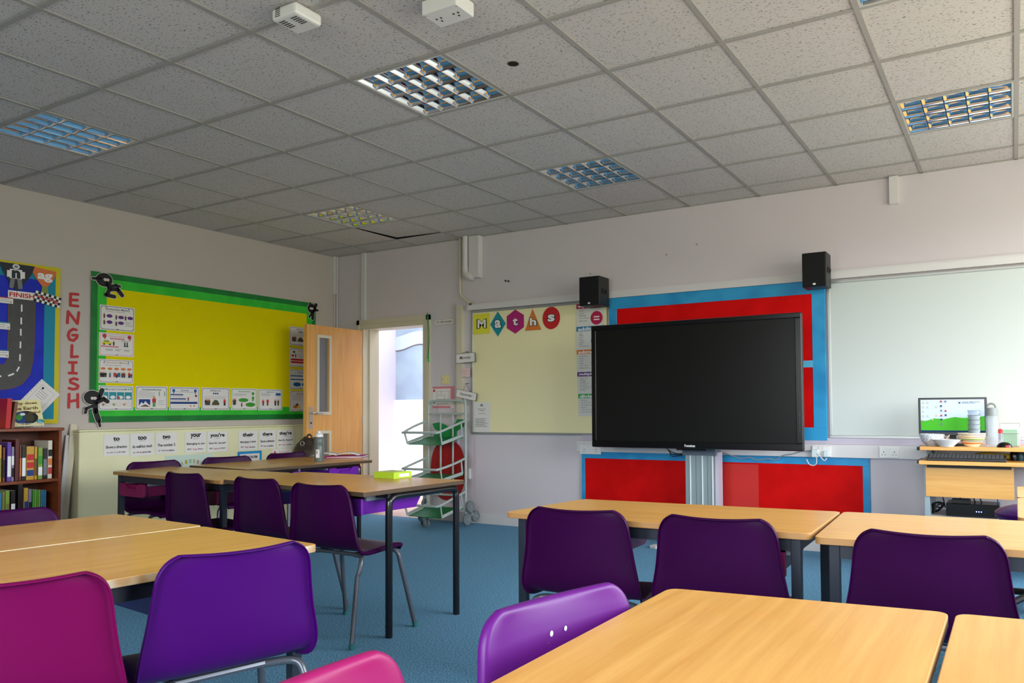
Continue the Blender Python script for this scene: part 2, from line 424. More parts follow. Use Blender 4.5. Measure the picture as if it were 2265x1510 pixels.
b.lathe([(.008, 0), (.008, .01)], BLK, M_=Matrix.Translation((leafL-.052, T1+.004, .99))@Matrix.Rotation(-PI/2, 4, 'X'), n=10)
b.build('handle', door, True)
for z in (.25, 1.0, 1.75):
    b = MB(); b.box((-.004, T1-.03, z-.05), (.004, T1+.006, z+.05), ALU); b.build('hinge', door)
# corridor beyond the door
b = MB(); CW = mat('corridor_wall', (222, 218, 236), .6)
b.box((-.6, 1.6, 0), (4, 1.7, 3), CW); b.box((-.6, .2, 0), (-.5, 1.7, 3), CW); b.box((3.4, .2, 0), (3.5, 1.7, 3), CW)
b.box((-.6, .2, CH), (3.5, 1.7, CH+.05), CW); struct(b.build('wall_corridor'))
zz = lambda py: hit(900, py, 1, 1.5).z
xx = lambda px: hit(px, 900, 1, 1.5).x
b = MB(); b.box((xx(858), 1.5, 0), (xx(985), 1.56, zz(884)), mat('bright_panel', (240, 238, 250), .5)); struct(b.build('trim_3'))
win = thing('window_4', None, None, (0, 1.5, 0)); struct(win)
b = MB(); b.box((xx(858), .03, zz(884)), (xx(985), .05, zz(716)), FROST); b.build('frosted_pane', win)
# lighter wave film on the pane
b = MB(); wv = []; xa, xb = xx(858), xx(985); N_ = 24
for i in range(N_+1):
    u = i/N_; wv.append((xa+(xb-xa)*u, zz(768)+.035*math.sin(u*2*PI*1.25+3.6)))
for dz0, dz1, mm in ((-.012, .006, mat('film_line', (96, 90, 96), .4)),):
    vs = []
    for x, z in wv: vs += [(x, .026, z+dz0), (x, .026, z+dz1)]
    b.add(vs, [(2*i, 2*i+2, 2*i+3, 2*i+1) for i in range(N_)], mm)
vs = []
for i, (x, z) in enumerate(wv): vs += [(x, .027, z+.006), (x, .027, zz(738)+.03*math.sin(i/N_*2*PI*1.1+4.2))]
b.add(vs, [(2*i, 2*i+2, 2*i+3, 2*i+1) for i in range(N_)], mat('film_pale', (176, 190, 212), .4)); b.build('wave_film', win)
b = MB(); b.box((xx(843), 1.44, 0), (xx(858), 1.56, 2.4), TRIM); b.box((xx(853), 1.42, 0), (xx(859), 1.44, zz(870)), mat('grey_strip', (176, 172, 178), .5)); struct(b.build('trim_4'))
# vertical boxing and conduits on the front wall
xw = lambda px, py: hit(px, py, 1, 0).x
zw = lambda px, py: hit(px, py, 1, 0).z
b = MB(); b.box((xw(802, 620), -.02, DZ+.1), (xw(810, 620), 0, CH), TRIM); struct(b.build('trim_5'))
b = MB(); b.box((.0, -.05, DZ+.42), (.03, 0, CH), TRIM)
for x in (.012, .045): b.tube([(x, -.02, 1.5), (x, -.02, CH)], .007, TRIM, n=6)
struct(b.build('trim_6', smooth=True))
x0 = xw(1011, 800)
b = MB(); b.box((x0, -.035, .1), (x0+.03, 0, zw(1018, 672)), mat('lilac_trunk', (190, 182, 196), .5)); b.box((x0+.03, -.05, 1.02), (x0+.095, 0, zw(1030, 676)), CREAM); struct(b.build('trim_7'))
b = MB(); b.box((xw(1046, 560), -.07, zw(1054, 616)), (xw(1067, 560), 0, CH), TRIM); b.box((xw(1040, 560), -.05, zw(1054, 616)+.06), (xw(1047, 560), 0, CH), mat('trunk_shade_grey', (120, 112, 118), .5)); struct(b.build('trim_8'))  # narrow grey strip paints the shade beside the white trunk
b = MB(); b.box((xw(1968, 430), -.03, zw(1980, 452)), (xw(1988, 430), 0, CH), TRIM); struct(b.build('trim_9'))
# rail over the boards, dado trunking under them
b = MB(); zt = 2.095; b.box((xw(1040, 680), -.05, zt), (XR, 0, zt+.05), TRIM); b.box((xw(1040, 680), -.03, zt+.05), (XR, 0, zt+.065), TRIM); struct(b.build('trim_10'))
TZ0, TZ1 = hit(1900, 1013, 1, -.06).z, hit(1900, 984, 1, -.06).z
b = MB(); b.box((hit(1275, 990, 1, -.06).x, -.06, TZ0), (XR, 0, TZ1), TRIM); b.box((hit(1285, 990, 1, -.06).x, -.03, TZ1), (XR, 0, .875), mat('lilac_trunk', (190, 182, 196))); struct(b.build('trim_11', bevel=.003))
# white pipe with elbows in the corner over the switch
P = lambda px, py, y=-.05: tuple(hit(px, py, 1, y))
t = thing('white_pipe', 'fat white plastic pipe coming down from ceiling above the September sign', 'pipe', P(1030, 560))
def loc_(t_, pts): return [tuple(Vector(p)-t_.location) for p in pts]
b = MB(); b.tube(loc_(t, [P(1030, 519), P(1030, 600)]), .034, TRIM, 12, 1); b.build('pipe', t, True)
b = MB(); b.tube(loc_(t, [P(1030, 588), P(1031, 604), P(1040, 611), P(1049, 612, -.03)]), .038, TRIM, 12, 4); b.build('elbow', t, True)
t = thing('thin_pipe', 'thin cream pipe bending sideways just above the Maths whiteboard corner', 'pipe', P(1019, 630, -.03))
b = MB(); b.tube(loc_(t, [P(1018, 522, -.03), P(1018, 600, -.03), P(1018, 645, -.03), P(1022, 655, -.03), P(1042, 672, -.03), P(1049, 672, -.03)]), .012, CREAM, 8, 3); b.build('pipe', t, True)
b = MB(); b.lathe([(.02, -.01), (.02, .01)], mat('dark_clip', (60, 56, 56), .5), c=loc_(t, [P(1042, 673, -.03)])[0], n=10); b.build('clip', t, True)

# ================================================================ ceiling lights
def fixture(i, j, label, first=[None]):
    if first[0]:
        return dup(first[0], (GX(i), GY(j), CH), 0, label)
    t = thing('ceiling_light', label, 'ceiling light', (GX(i), GY(j), CH), 0, 'recessed louvre lights')
    first[0] = t
    S = .6; e = .013; f = .024
    b = MB(); FR = mat('light_rim', (196, 196, 190), .35)
    b.box((e, e, -.002), (S-e, f, .012), FR); b.box((e, S-f, -.002), (S-e, S-e, .012), FR); b.box((e, f, -.002), (f, S-f, .012), FR); b.box((S-f, f, -.002), (S-e, S-f, .012), FR)
    b.build('rim', t)
    b = MB(); b.box((e, e, .09), (S-e, S-e, .095), mat('light_pan', (210, 210, 206), .5))
    for a_, c_ in (((e, e, 0), (e+.002, S-e, .09)), ((S-e-.002, e, 0), (S-e, S-e, .09)), ((e, e, 0), (S-e, e+.002, .09)), ((e, S-e-.002, 0), (S-e, S-e, .09))): b.box(a_, c_, MATS['light_pan'])
    b.build('housing', t)
    b = MB(); nx, ny = 5, 4; cw = (S-2*f)/nx; ch = (S-2*f)/ny
    prof = [(0.002, 0), (.006, .012), (.018, .026), (.038, .038), (.066, .05)]
    px_ = [(0.001, 0), (.003, .012), (.0085, .026), (.016, .038), (.025, .05)]
    for a_ in range(nx):
        for c_ in range(ny):
            x0, y0 = f+a_*cw, f+c_*ch; rings = []
            for (iy, z), (ix, _z) in zip(prof, px_):
                ix = ix*2.1
                rings.append([(x0+ix, y0+iy, z), (x0+cw-ix, y0+iy, z), (x0+cw-ix, y0+ch-iy, z), (x0+ix, y0+ch-iy, z)])
            for q in range(4):
                vs = []
                for rg in rings: vs += [rg[q], rg[(q+1) % 4]]
                b.add(vs, [(2*k, 2*k+1, 2*k+3, 2*k+2) for k in range(len(rings)-1)], CHROME)
    o = b.build('louvre', t, True)
    for c_ in range(ny):
        y = f+(c_+.5)*ch; bb = MB(); bb.tube([(f+.01, y, .068), (S-f-.01, y, .068)], .008, mat('tube_glass', (226, 228, 226), .2), 10, 1); bb.build('fluorescent_tube', t, True)
    return t
fixture(-7, -2, 'recessed square louvre light at the far left of the ceiling')
fixture(-7, 2, 'recessed louvre light nearest the doorway corner, reflecting yellow and blue')
fixture(-3, -1, 'large recessed louvre light in mid ceiling, just left of the black hole')
fixture(-3, 2, 'recessed louvre light above the left part of the big screen')
fixture(1, -1, 'recessed louvre light cut off by the top edge, nearest the viewer')
fixture(1, 2, 'recessed louvre light over the right whiteboard with orange reflections')
c0 = hit(662, 30, 2, CH)
t = thing('vented_sensor', 'small white vented box hanging under ceiling, left of socket box', 'sensor', c0)
b = MB(); b.box((-.075, -.085, -.052), (.075, .06, 0), SOCK); b.build('case', t, bevel=.012)
for s_ in (-1, 1):
    for k in range(5): b = MB(); b.box((s_*.036-.018, -.062+k*.013, -.0535), (s_*.036+.018, -.057+k*.013, -.052), mat('vent_dark', (70, 66, 62), .6)); b.build('vent_slot', t)
for k in range(5): b = MB(); b.box((-.05, -.0865, -.042+k*.008), (-.02, -.085, -.039+k*.008), MATS['vent_dark']); b.build('vent_slot', t)
c0 = hit(995, 8, 2, CH)
t = thing('ceiling_socket', 'white double socket box hanging under ceiling at top edge', 'socket', c0)
b = MB(); b.box((-.09, -.075, -.06), (.09, .05, 0), SOCK); b.build('case', t, bevel=.004)
b = MB()
for s_ in (-.045, .045):
    for dx, dy in ((0, .016), (-.012, -.006), (.012, -.006)): b = MB(); b.box((s_+dx-.003, dy-.016, -.0615), (s_+dx+.003, dy-.006, -.06), INK); b.build('pin_hole', t)
for s_ in (-.08, .08): b = MB(); b.lathe([(.004, 0), (.004, .001)], ALU, c=(s_, -.06, -.061), n=8); b.build('screw', t)
c0 = hit(1135, 143, 2, CH)
b = MB(); b.lathe([(.026, .0035), (.026, .0045)], VOID, n=16); b.lathe([(.031, .0040), (.031, .0046)], mat('hole_rim', (120, 104, 86), .8), n=16)
o = b.build('ceiling_hole'); o.location = c0; tag(o, 'small round black hole broken through a ceiling tile', 'hole')

# ================================================================ furniture builders
def subd(o, lv):
    m = o.modifiers.new('sub', 'SUBSURF'); m.levels = lv; m.render_levels = lv
def make_chair(name, label, loc, rz, m=PURP, group=None):
    t = thing(name, label, 'chair', loc, rz, group)
    # y, z, half width along the shell from seat front to back top
    R = [(.215, .398, .150), (.207, .415, .172), (.185, .428, .188), (.12, .432, .197), (.04, .428, .202), (-.04, .424, .208), (-.10, .424, .214),
         (-.145, .437, .222), (-.170, .468, .226), (-.181, .510, .220), (-.186, .555, .210), (-.190, .60, .203), (-.195, .645, .197), (-.200, .685, .193),
         (-.203, .703, .189), (-.206, .722, .181), (-.209, .737, .167), (-.211, .746, .146)]
    n = len(R); K = 8; vs = []; grid = []
    for i, (y, z, hw) in enumerate(R):
        a = R[max(i-1, 0)]; c = R[min(i+1, n-1)]; d = Vector((0, c[0]-a[0], c[1]-a[1])).normalized()
        nb = Vector((0, d.z, -d.y))                 # towards the back/underside
        if nb.z > 0 and i < 7: nb = -nb
        if i >= 7 and nb.y > 0: nb = -nb
        row = []
        f_ = min(1, max(0, (z-.43)/.1)) if i > 6 else 0
        for k in range(K+1):
            s_ = -1+2*k/K
            row.append(Vector((hw*s_, y, z))-nb*(.019*f_+.006)*(s_*s_))
        ex = .007; fl = .022 if i not in (0,) else .012
        tl_ = Vector((c[0]-a[0], c[1]-a[1])).length; th_ = c[2]-a[2]; nn = math.hypot(tl_, th_); ox, oz = tl_/nn, -th_/nn
        if i < 3: ox, oz = 1, 0
        oL = Vector((-ox, 0, 0))+d*oz; oR = Vector((ox, 0, 0))+d*oz
        row = [row[0]+oL*ex*.8+nb*fl, row[0]+oL*ex+nb*.006]+row+[row[-1]+oR*ex+nb*.006, row[-1]+oR*ex*.8+nb*fl]
        grid.append((row, nb, d))
    rows = [g_[0] for g_ in grid]
    r_, nb, d = grid[-1]; base_ = grid[-1][0]
    def toprow(u_, v_): return [base_[0]+nb*.004, base_[1]+nb*v_*.6]+[p+d*u_+nb*v_ for p in base_[2:-2]]+[base_[-2]+nb*v_*.6, base_[-1]+nb*.004]
    rows.append(toprow(.007, .006)); rows.append(toprow(.0065, .022))
    r_, nb, d = grid[0]; rows.insert(0, [p-d*.006+nb*.012 for p in r_])
    m_ = len(rows[0]); b = MB()
    b.add([p for r_ in rows for p in r_], [(i*m_+k, i*m_+k+1, (i+1)*m_+k+1, (i+1)*m_+k) for i in range(len(rows)-1) for k in range(m_-1)], m)
    o = b.build('shell', t, True)
    for p in o.data.edges: p.use_edge_sharp = False
    s_ = o.modifiers.new('thick', 'SOLIDIFY'); s_.thickness = .0045; s_.offset = 0
    subd(o, 1)
    for sx_ in (-1, 1):
        b = MB(); b.tube([(sx_*.11, .125, .405), (sx_*.17, .135, .402), (sx_*.195, .145, .385), (sx_*.207, .155, .33), (sx_*.245, .22, .012)], .0115, TUBE, 10, 5)
        lg = b.build('leg', t, True)
        b = MB(); b.lathe([(.014, 0), (.0145, .012), (.0135, .028)], mat('teal_foot_cap', (40, 110, 110), .5), c=(sx_*.246, .221, 0), n=12); b.build('foot_cap', lg, True)
        b = MB(); b.tube([(sx_*.12, -.08, .405), (sx_*.185, -.10, .404), (sx_*.207, -.12, .39), (sx_*.213, -.14, .34), (sx_*.212, -.155, .29), (sx_*.245, -.22, .012)], .0115, TUBE, 10, 5)
        lg = b.build('leg', t, True)
        b = MB(); b.lathe([(.014, 0), (.0145, .012), (.0135, .028)], MATS['teal_foot_cap'], c=(sx_*.246, -.221, 0), n=12); b.build('foot_cap', lg, True)
    b = MB()
    for sx_ in (-1, 1): b.tube([(sx_*.12, .13, .406), (sx_*.12, -.085, .406)], .0105, TUBE, 8, 1)
    b.tube([(-.12, .125, .406), (.12, .125, .406)], .0105, TUBE, 8, 1); b.tube([(-.12, -.08, .406), (.12, -.08, .406)], .0105, TUBE, 8, 1)
    b.build('seat_frame', t, True)
    return t

TH = .71
def table(name, label, quad, edge, legs, top_m, tray=TRAYM, trays=(0, 1), tray_front=True, group=None, TH=TH, insets=None):
    """quad: near-left, near-right, far-right, far-left seen from the front (tray) side"""
    q = [Vector((x, y, 0)) for x, y in quad]; c = sum(q, Vector())/4
    ex = ((q[1]-q[0])+(q[2]-q[3])).normalized(); rz = math.atan2(ex.y, ex.x)
    t = thing(name, label, 'table', c, rz, group)
    Ri = Matrix.Rotation(-rz, 3, 'Z'); L = [Ri@(p-c) for p in q]
    def bl(u, v): return (L[0]*(1-u)*(1-v)+L[1]*u*(1-v)+L[2]*u*v+L[3]*(1-u)*v)
    lenx = (L[1]-L[0]).length; leny = (L[3]-L[0]).length
    # rounded corner outline
    pts = []; rad = .03 if legs == 'square' else .012
    for i in range(4):
        p = L[i]; a = (L[i-1]-p).normalized(); d = (L[(i+1) % 4]-p).normalized()
        p0 = p+a*rad; p1 = p+d*rad
        for k in range(6):
            s_ = k/5; pts.append(tuple((p0*(1-s_)**2+p*2*s_*(1-s_)+p1*s_*s_).xy))
    b = MB(); b.prism(pts, TH-.022, TH, top_m, edge); b.build('tabletop', t, bevel=.002)
    Z = TH-.022; iu = .055/lenx; iv = .045/leny
    lm = BLACKM if legs == 'bent' else GREYM
    if legs == 'bent': iu, iv = .06/lenx, .09/leny
    ivf = 1-iv
    if insets: iu, iv, ivf = insets[0]/lenx, insets[1]/leny, 1-insets[2]/leny
    for u in (iu, 1-iu):
        if legs == 'bent':
            for v, s_ in ((iv, 1), (ivf, -1)):
                p = bl(u, v); m_ = bl(u, .5); d = (m_-p).normalized(); b = MB()
                b.tube([tuple(p+Vector((0, 0, 0))), tuple(p+Vector((0, 0, .35))), tuple(p+Vector((0, 0, Z-.07))), tuple(p+d*.012+Vector((0, 0, Z-.035))), tuple(p+d*.05+Vector((0, 0, Z-.019))), tuple(m_+Vector((0, 0, Z-.019)))], .018, lm, 12, 4)
                b.build('leg', t, True)
        else:
            for v in (iv, 1-iv):
                p = bl(u, v); b = MB(); b.box((p.x-.016, p.y-.016, 0), (p.x+.016, p.y+.016, Z), lm); lg = b.build('leg', t, bevel=.002)
                b = MB(); b.box((p.x-.0175, p.y-.0175, 0), (p.x+.0175, p.y+.0175, .02), BLK); b.build('foot_cap', lg)
    b = MB(); h_ = .045 if legs == 'square' else .025
    for v in (iv, ivf): b.beam(bl(iu, v)+Vector((0, 0, Z-h_/2)), bl(1-iu, v)+Vector((0, 0, Z-h_/2)), .02, h_, lm)
    if legs == 'square':
        for u in (iu, 1-iu): b.beam(bl(u, iv)+Vector((0, 0, Z-h_/2)), bl(u, 1-iv)+Vector((0, 0, Z-h_/2)), .02, h_, lm)
    b.build('frame', t)
    # plastic trays sliding in runners under the top, fronts on the near side
    TD = min(.42, leny*.78); y0 = -leny/2+.03
    for k in trays:
        xc = (-lenx/2+.27) if k == 0 else (lenx/2-.27)
        zt_ = Z-.062 if legs == 'square' else Z-.034; hw = .156
        for s_ in (-1, 1): rn = MB(); rn.box((xc+s_*(hw+.004)-.008, y0+.02, zt_-.004), (xc+s_*(hw+.004)+.008, y0+TD+.02, Z-.001), RUN); rn.build('tray_runner', t)
        b = MB(); zb = zt_-.075
        o_ = [(xc-hw+.002, y0+.01, zt_), (xc+hw-.002, y0+.01, zt_), (xc+hw-.002, y0+TD, zt_), (xc-hw+.002, y0+TD, zt_),
              (xc-hw+.03, y0+.02, zb), (xc+hw-.03, y0+.02, zb), (xc+hw-.03, y0+TD-.02, zb), (xc-hw+.03, y0+TD-.02, zb)]
        b.add(o_, [(0, 1, 5, 4), (1, 2, 6, 5), (2, 3, 7, 6), (3, 0, 4, 7), (4, 5, 6, 7)], tray)
        # front plate with the thumb notch
        x_a, x_b = xc-hw, xc+hw
        fp = [(x_a, zt_+.008), (x_a, zb+.004), (x_a+.03, zb-.004), (x_b-.03, zb-.004), (x_b, zb+.004), (x_b, zt_+.008), (xc+.09, zt_+.008), (xc+.05, zt_-.022), (xc-.05, zt_-.022), (xc-.09, zt_+.008)]
        b.wprism([fp[1], fp[2], fp[3], fp[4], fp[5], fp[6], fp[7], fp[8], fp[9], fp[0]], y0-.004, y0+.012, tray)
        b.box((xc-.05, y0-.018, zt_-.034), (xc+.05, y0-.003, zt_-.022), tray)
        b.build('tray', t, bevel=.002)
    return t
H2 = lambda px, py, z=TH: tuple(hit(px, py, 2, z).xy)

# ---------------------------------------------------------------- tables
table('classroom_table', 'wood-topped table with black bent-tube legs carrying the lime green box', [H2(493, 1060, .725), H2(805, 1089, .725), H2(1028, 1061, .725), H2(673, 1043, .725)], EDGE_B, 'bent', BEECH_X, TH=.725, insets=(.025, .15, .035))
table('classroom_table', 'long-frame table at the left end of the far row, pale edge, near the radiator cover', [H2(247, 1042), H2(490, 1063), H2(645, 1045), H2(378, 1031)], EDGE_L, 'square', BEECH_X, TRAYD)
table('classroom_table', 'table turned lengthwise carrying the grey water bottle and handbag', [H2(546, 1038), H2(824, 1017), H2(690, 1008), H2(418, 1029)], EDGE_B, 'bent', BEECH_X)
table('classroom_table', 'lower left foreground table with chipped cream edge beside the big purple chair', [(4.60, -5.75), (4.727, -4.557), (4.073, -4.487), (3.93, -5.67)], EDGE_G, 'square', BEECH_X)
table('classroom_table', 'lower left table farther from the viewer, pushed against the chipped cream edged one', [(3.465, -4.44), (3.35, -5.63), (3.915, -5.66), (4.062, -4.475)], EDGE_G, 'square', BEECH_X)
table('classroom_table', 'table with its top right below the big screen column, two purple chairs at it', [H2(1116, 1132), H2(1793, 1180), H2(1860, 1131), H2(1290, 1103)], EDGE_L, 'square', BEECH_X, TRAYD)
table('classroom_table', 'table below the computer desk, at the right edge, one purple chair at it', [H2(1800, 1187), (7.19, -3.66), (7.17, -3.03), H2(1866, 1131)], EDGE_L, 'square', BEECH_X, TRAYD)
table('classroom_table', 'large foreground table at the bottom centre right with plain beech top', [(5.868, -4.59), (5.868, -5.78), (6.425, -5.78), (6.425, -4.525)], EDGE_L, 'square', BEECH_X)
table('classroom_table', 'foreground table in the bottom right corner, beyond the dark gap', [(7.03, -5.78), (7.03, -4.47), (6.437, -4.525), (6.437, -5.78)], EDGE_L, 'square', BEECH_X)
table('classroom_table', 'table running away at the right edge, touching the computer side table row', [(6.545, -2.98), (7.745, -2.98), (7.745, -2.28), (6.545, -2.28)], EDGE_L, 'square', BEECH_X, TRAYD)
table('classroom_table', 'rearmost pale table sliver at the right edge, in front of the computer desk', [(6.545, -2.26), (7.745, -2.26), (7.745, -1.72), (6.545, -1.72)], EDGE_L, 'square', BEECH_X, TRAYD, trays=())

# ---------------------------------------------------------------- chairs
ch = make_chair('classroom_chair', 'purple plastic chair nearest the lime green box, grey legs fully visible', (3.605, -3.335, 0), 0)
ch['group'] = 'purple plastic classroom chairs'
D = math.radians
def chair(x, y, deg, label, swap=None): return dup(ch, (x, y, 0), D(deg), label, 'purple plastic classroom chairs', swap)
chair(3.03, -3.235, -4, 'purple plastic chair in the middle of the three along the far left tables')
chair(2.335, -3.185, -4, 'purple plastic chair leftmost of the three with backs turned along far tables')
chair(1.32, -2.83, -96, 'purple chair top showing at the left end of the far tables, by the word cards')
chair(1.34, -2.27, -104, 'purple chair top in front of the alphabet poster, left of the HOMONYM card')
chair(1.34, -1.66, -98, 'purple chair top partly behind the dark handbag')
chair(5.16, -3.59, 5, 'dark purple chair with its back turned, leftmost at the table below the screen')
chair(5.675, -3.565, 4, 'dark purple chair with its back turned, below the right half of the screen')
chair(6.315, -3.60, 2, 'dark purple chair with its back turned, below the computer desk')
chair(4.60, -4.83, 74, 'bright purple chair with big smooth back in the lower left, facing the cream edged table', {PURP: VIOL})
chair(4.50, -5.285, 63, 'magenta chair cut off by the lower left corner of the photo', {PURP: MAGE})
chair(3.50, -4.86, -110, 'purple chair top at the left edge, in front of the bookcase')
o = chair(5.975, -4.985, -104, 'purple chair with white paint specks tucked against the large foreground table', {PURP: mat('lit_violet_plastic', (92, 18, 116), .4, spec=.4)})  # paler violet: gloss on the lit inner face is put into the colour
for x, z, r_ in ((-.02, .69, .004), (.018, .688, .0045), (.028, .672, .003), (.02, .64, .0025)):
    b = MB(); b.ball((x, -.1965, z), (r_, .0015, r_*1.3), WHT, 8); b.build('paint_speck', o, True)
chair(5.92, -5.50, -88, 'pink-magenta chair back cut off by the bottom edge', {PURP: PINKLIT})
# ================================================================ LEFT WALL
LWp = lambda px, py, x=0.0: hit(px, py, 0, x)
def ly(px, py): return LWp(px, py).y
def board_frame(t, w, h, layers, y0, th=.012):
    """nested paper borders: (inset, material) from outside to inside, each its own part"""
    for k, (ins, nxt, m, nm) in enumerate(layers):
        b = MB(); y = y0-k*.0008
        o_ = (-w/2+ins, w/2-ins, -h/2+ins, h/2-ins); i_ = (-w/2+nxt, w/2-nxt, -h/2+nxt, h/2-nxt)
        A = [(o_[0], o_[2]), (o_[1], o_[2]), (o_[1], o_[3]), (o_[0], o_[3])]; B = [(i_[0], i_[2]), (i_[1], i_[2]), (i_[1], i_[3]), (i_[0], i_[3])]
        vs = [(x, y, z) for x, z in A+B]+[(x, y+.002, z) for x, z in A+B]
        fs = [(i, (i+1) % 4, 4+(i+1) % 4, 4+i) for i in range(4)]+[(8+i, 8+(i+1) % 4, (i+1) % 4, i) for i in range(4)]
        b.add(vs, fs, m); b.build(nm, t)
DG = speckle(mat('dark_green_paper', (10, 116, 44), .6), (8, 110, 40), (14, 124, 50), 6)
LG = speckle(mat('light_green_paper', (44, 186, 44), .6), (40, 180, 40), (52, 194, 50), 6)
YF = speckle(mat('yellow_backing', (222, 206, 0), .8, spec=.1), (221, 205, 0), (226, 210, 0), 8, 0, 1)
RB = speckle(mat('royal_blue_paper', (10, 34, 176), .65), (8, 30, 166), (14, 40, 186), 5)
TLP = mat('teal_paper', (0, 132, 160), .6); YP = mat('yellow_border_paper', (206, 190, 20), .6)
CB = speckle(mat('cyan_paper', (30, 140, 192), .5), (24, 132, 186), (44, 152, 202), 4)
RF = speckle(mat('red_backing', (204, 8, 8), .7, spec=.12), (198, 6, 6), (210, 10, 10), 5)
# yellow and green board
c = Vector((0, (ly(196, 760)+ly(688, 800))/2-.0, 0)); y0, y1 = -2.665, -.30
zt, zb = 2.272, 1.028
yb = thing('display_board', 'yellow display board with two-tone green border on the left wall', 'display board', (0, (y0+y1)/2, (zt+zb)/2), PI/2)
w, h = y1-y0, zt-zb
b = MB(); b.box((-w/2+.1, -.016, -h/2+.1), (w/2-.1, 0, h/2-.1), YF); b.build('backing', yb)
board_frame(yb, w, h, [(0, .055, DG, 'dark_border'), (.05, .125, LG, 'light_border')], -.016)
YO = .0185
def poster(tl, br, label, title, colr, fn, wall='L', off=YO, bcol=None, group='grammar posters on the yellow board', size=None, cat='poster'):
    t, w, h, p = sheet('poster', label, cat, wall, tl, br, off, PAPER, group, size=size)
    p.border(bcol or colr, .035, .018, .07); p.out('border', t)
    p2 = Print(w, h, -.0016)
    if title: p2.t(title, .5, .86, min(.6, .045*len(title)), .075, colr); p2.out('title', t)
    p3 = Print(w, h, -.0019); fn(p3); p3.r(.47, .055, .53, .075, INK); p3.out('picture', t); return t
def f_excl(p):
    for u in (.17, .83): p.r(u-.008, .84, u+.008, .95, INK); p.e(u, .81, .01, .014, INK, 8)
    p.lines(.2, .8, .74, .76, 1)
    for u, v in ((.27, .58), (.6, .56), (.87, .56), (.27, .33), (.6, .33)): p.e(u, v, .085, .07, VIO)
    for u, v in ((.12, .48), (.46, .46), (.73, .46), (.12, .22), (.46, .2)): p.figure(u, v, .2, BRN, INK)
    p.lines(.72, .93, .22, .38, 4, th=.01)
def f_apos(p):
    for u in (.15, .86): p.e(u, .86, .06, .085, SALM); p.p([(u+.055, .86), (u+.02, .72), (u-.01, .72), (u+.01, .8)], SALM)
    p.r(.3, .73, .72, .79, PNK); p.r(.05, .38, .55, .44, PNK)
    p.p([(.08, .5), (.36, .5), (.37, .58), (.3, .6), (.27, .68), (.14, .68), (.1, .6), (.08, .58)], YEL)
    for u in (.14, .3): p.e(u, .5, .025, .035, INK, 10)
    p.r(.145, .6, .2, .655, TEAL); p.r(.215, .6, .265, .655, TEAL); p.figure(.41, .46, .2, BRN, INK)
    for u in (.71, .78): p.r(u, .45, u+.03, .63, INK); p.r(u-.005, .43, u+.045, .48, INK)
    p.lines(.62, .88, .66, .7, 2, th=.01); p.lines(.18, .38, .24, .3, 3, th=.01); p.lines(.45, .63, .24, .3, 3, th=.01); p.lines(.7, .86, .24, .3, 3, th=.01)
def f_quest(p):
    for u in (.15, .84): p.t('?', u, .86, .04, .13, BLU)
    p.lines(.18, .84, .72, .74, 1, th=.012)
    for u in (.12, .31, .5, .69, .87): p.e(u, .6, .068, .052, ORG)
    for u in (.06, .1, .14, .19): p.figure(u, .24, .22, random.choice((INK, BRN)), INK)
    p.figure(.31, .24, .22, TEAL, BRN); p.r(.41, .26, .48, .44, SALM); p.r(.53, .26, .6, .44, BLU); p.figure(.5, .22, .2, BRN, INK)
    for u in (.66, .72): p.figure(u, .24, .23, BRN, INK)
    p.figure(.86, .24, .25, RED, INK); p.figure(.92, .24, .2, BRN, INK)
def f_inv(p):
    for i in range(4):
        u = .07+i*.225; p.r(u, .44, u+.205, .74, TEAL); p.e(u+.105, .53, .075, .07, WHT)
    for u in (.1, .17, .78, .85, .23, .92): p.e(u, .86, .02, .035, mat('sea_green', (60, 150, 140), .5), 8)
    p.r(.55, .44, .6, .56, SALM)
    for i, u in enumerate((.13, .43, .73)): p.e(u, .24, .035, .055, (BRN, GRN, ORG)[i], 10); p.e(u, .25, .022, .035, SKIN, 10); p.e(u+.13, .25, .075, .07, INKG); p.e(u+.13, .25, .07, .064, PAPER)
def f_paren(p):
    p.r(.1, .14, .45, .45, DBLU); p.p([(.1, .18), (.18, .33), (.24, .26), (.3, .38), (.37, .27), (.45, .2), (.45, .14), (.1, .14)], WHT); p.p([(.12, .15), (.3, .24), (.45, .14)], BRN)
    p.figure(.57, .14, .44, SALM, GRN)
    for s_, u in ((-1, .76), (1, .88)):
        p.p([(u, .56), (u+s_*.03, .6), (u+s_*.045, .68), (u+s_*.03, .77), (u, .81), (u+s_*.012, .77), (u+s_*.022, .68), (u+s_*.012, .6)], GRN)
    p.lines(.08, .6, .55, .78, 5, th=.01); p.lines(.7, .92, .25, .4, 3, th=.01)
def f_comma(p):
    for u in (.14, .86): p.e(u, .84, .05, .07, BLU, 14); p.p([(u+.045, .84), (u+.005, .7), (u-.03, .7), (u, .78)], BLU)
    p.r(.04, .64, .45, .69, DBLU); p.r(.04, .46, .54, .51, DBLU); p.r(.04, .27, .93, .36, DBLU)
    p.e(.88, .62, .04, .055, BRN, 12); p.figure(.62, .4, .18, RED, INK); p.e(.7, .18, .03, .045, SKIN, 10); p.e(.82, .18, .03, .045, SKIN, 10)
    p.lines(.2, .8, .76, .78, 1, th=.012); p.lines(.08, .5, .56, .58, 1, th=.01); p.lines(.08, .6, .4, .42, 1, th=.01)
def f_ell(p):
    for u in (.43, .5, .57): p.e(u, .74, .028, .04, DBLU, 12)
    p.lines(.1, .9, .52, .6, 2, th=.01)
    for u in (.15, .21, .27): p.figure(u, .22, .28, random.choice((BRN, INK)), INK)
    p.p([(.36, .22), (.38, .34), (.46, .46), (.56, .44), (.63, .3), (.62, .22)], mat('moss', (64, 92, 56), .6)); p.e(.5, .29, .08, .06, BRN)
    p.figure(.82, .2, .32, SALM, INK)
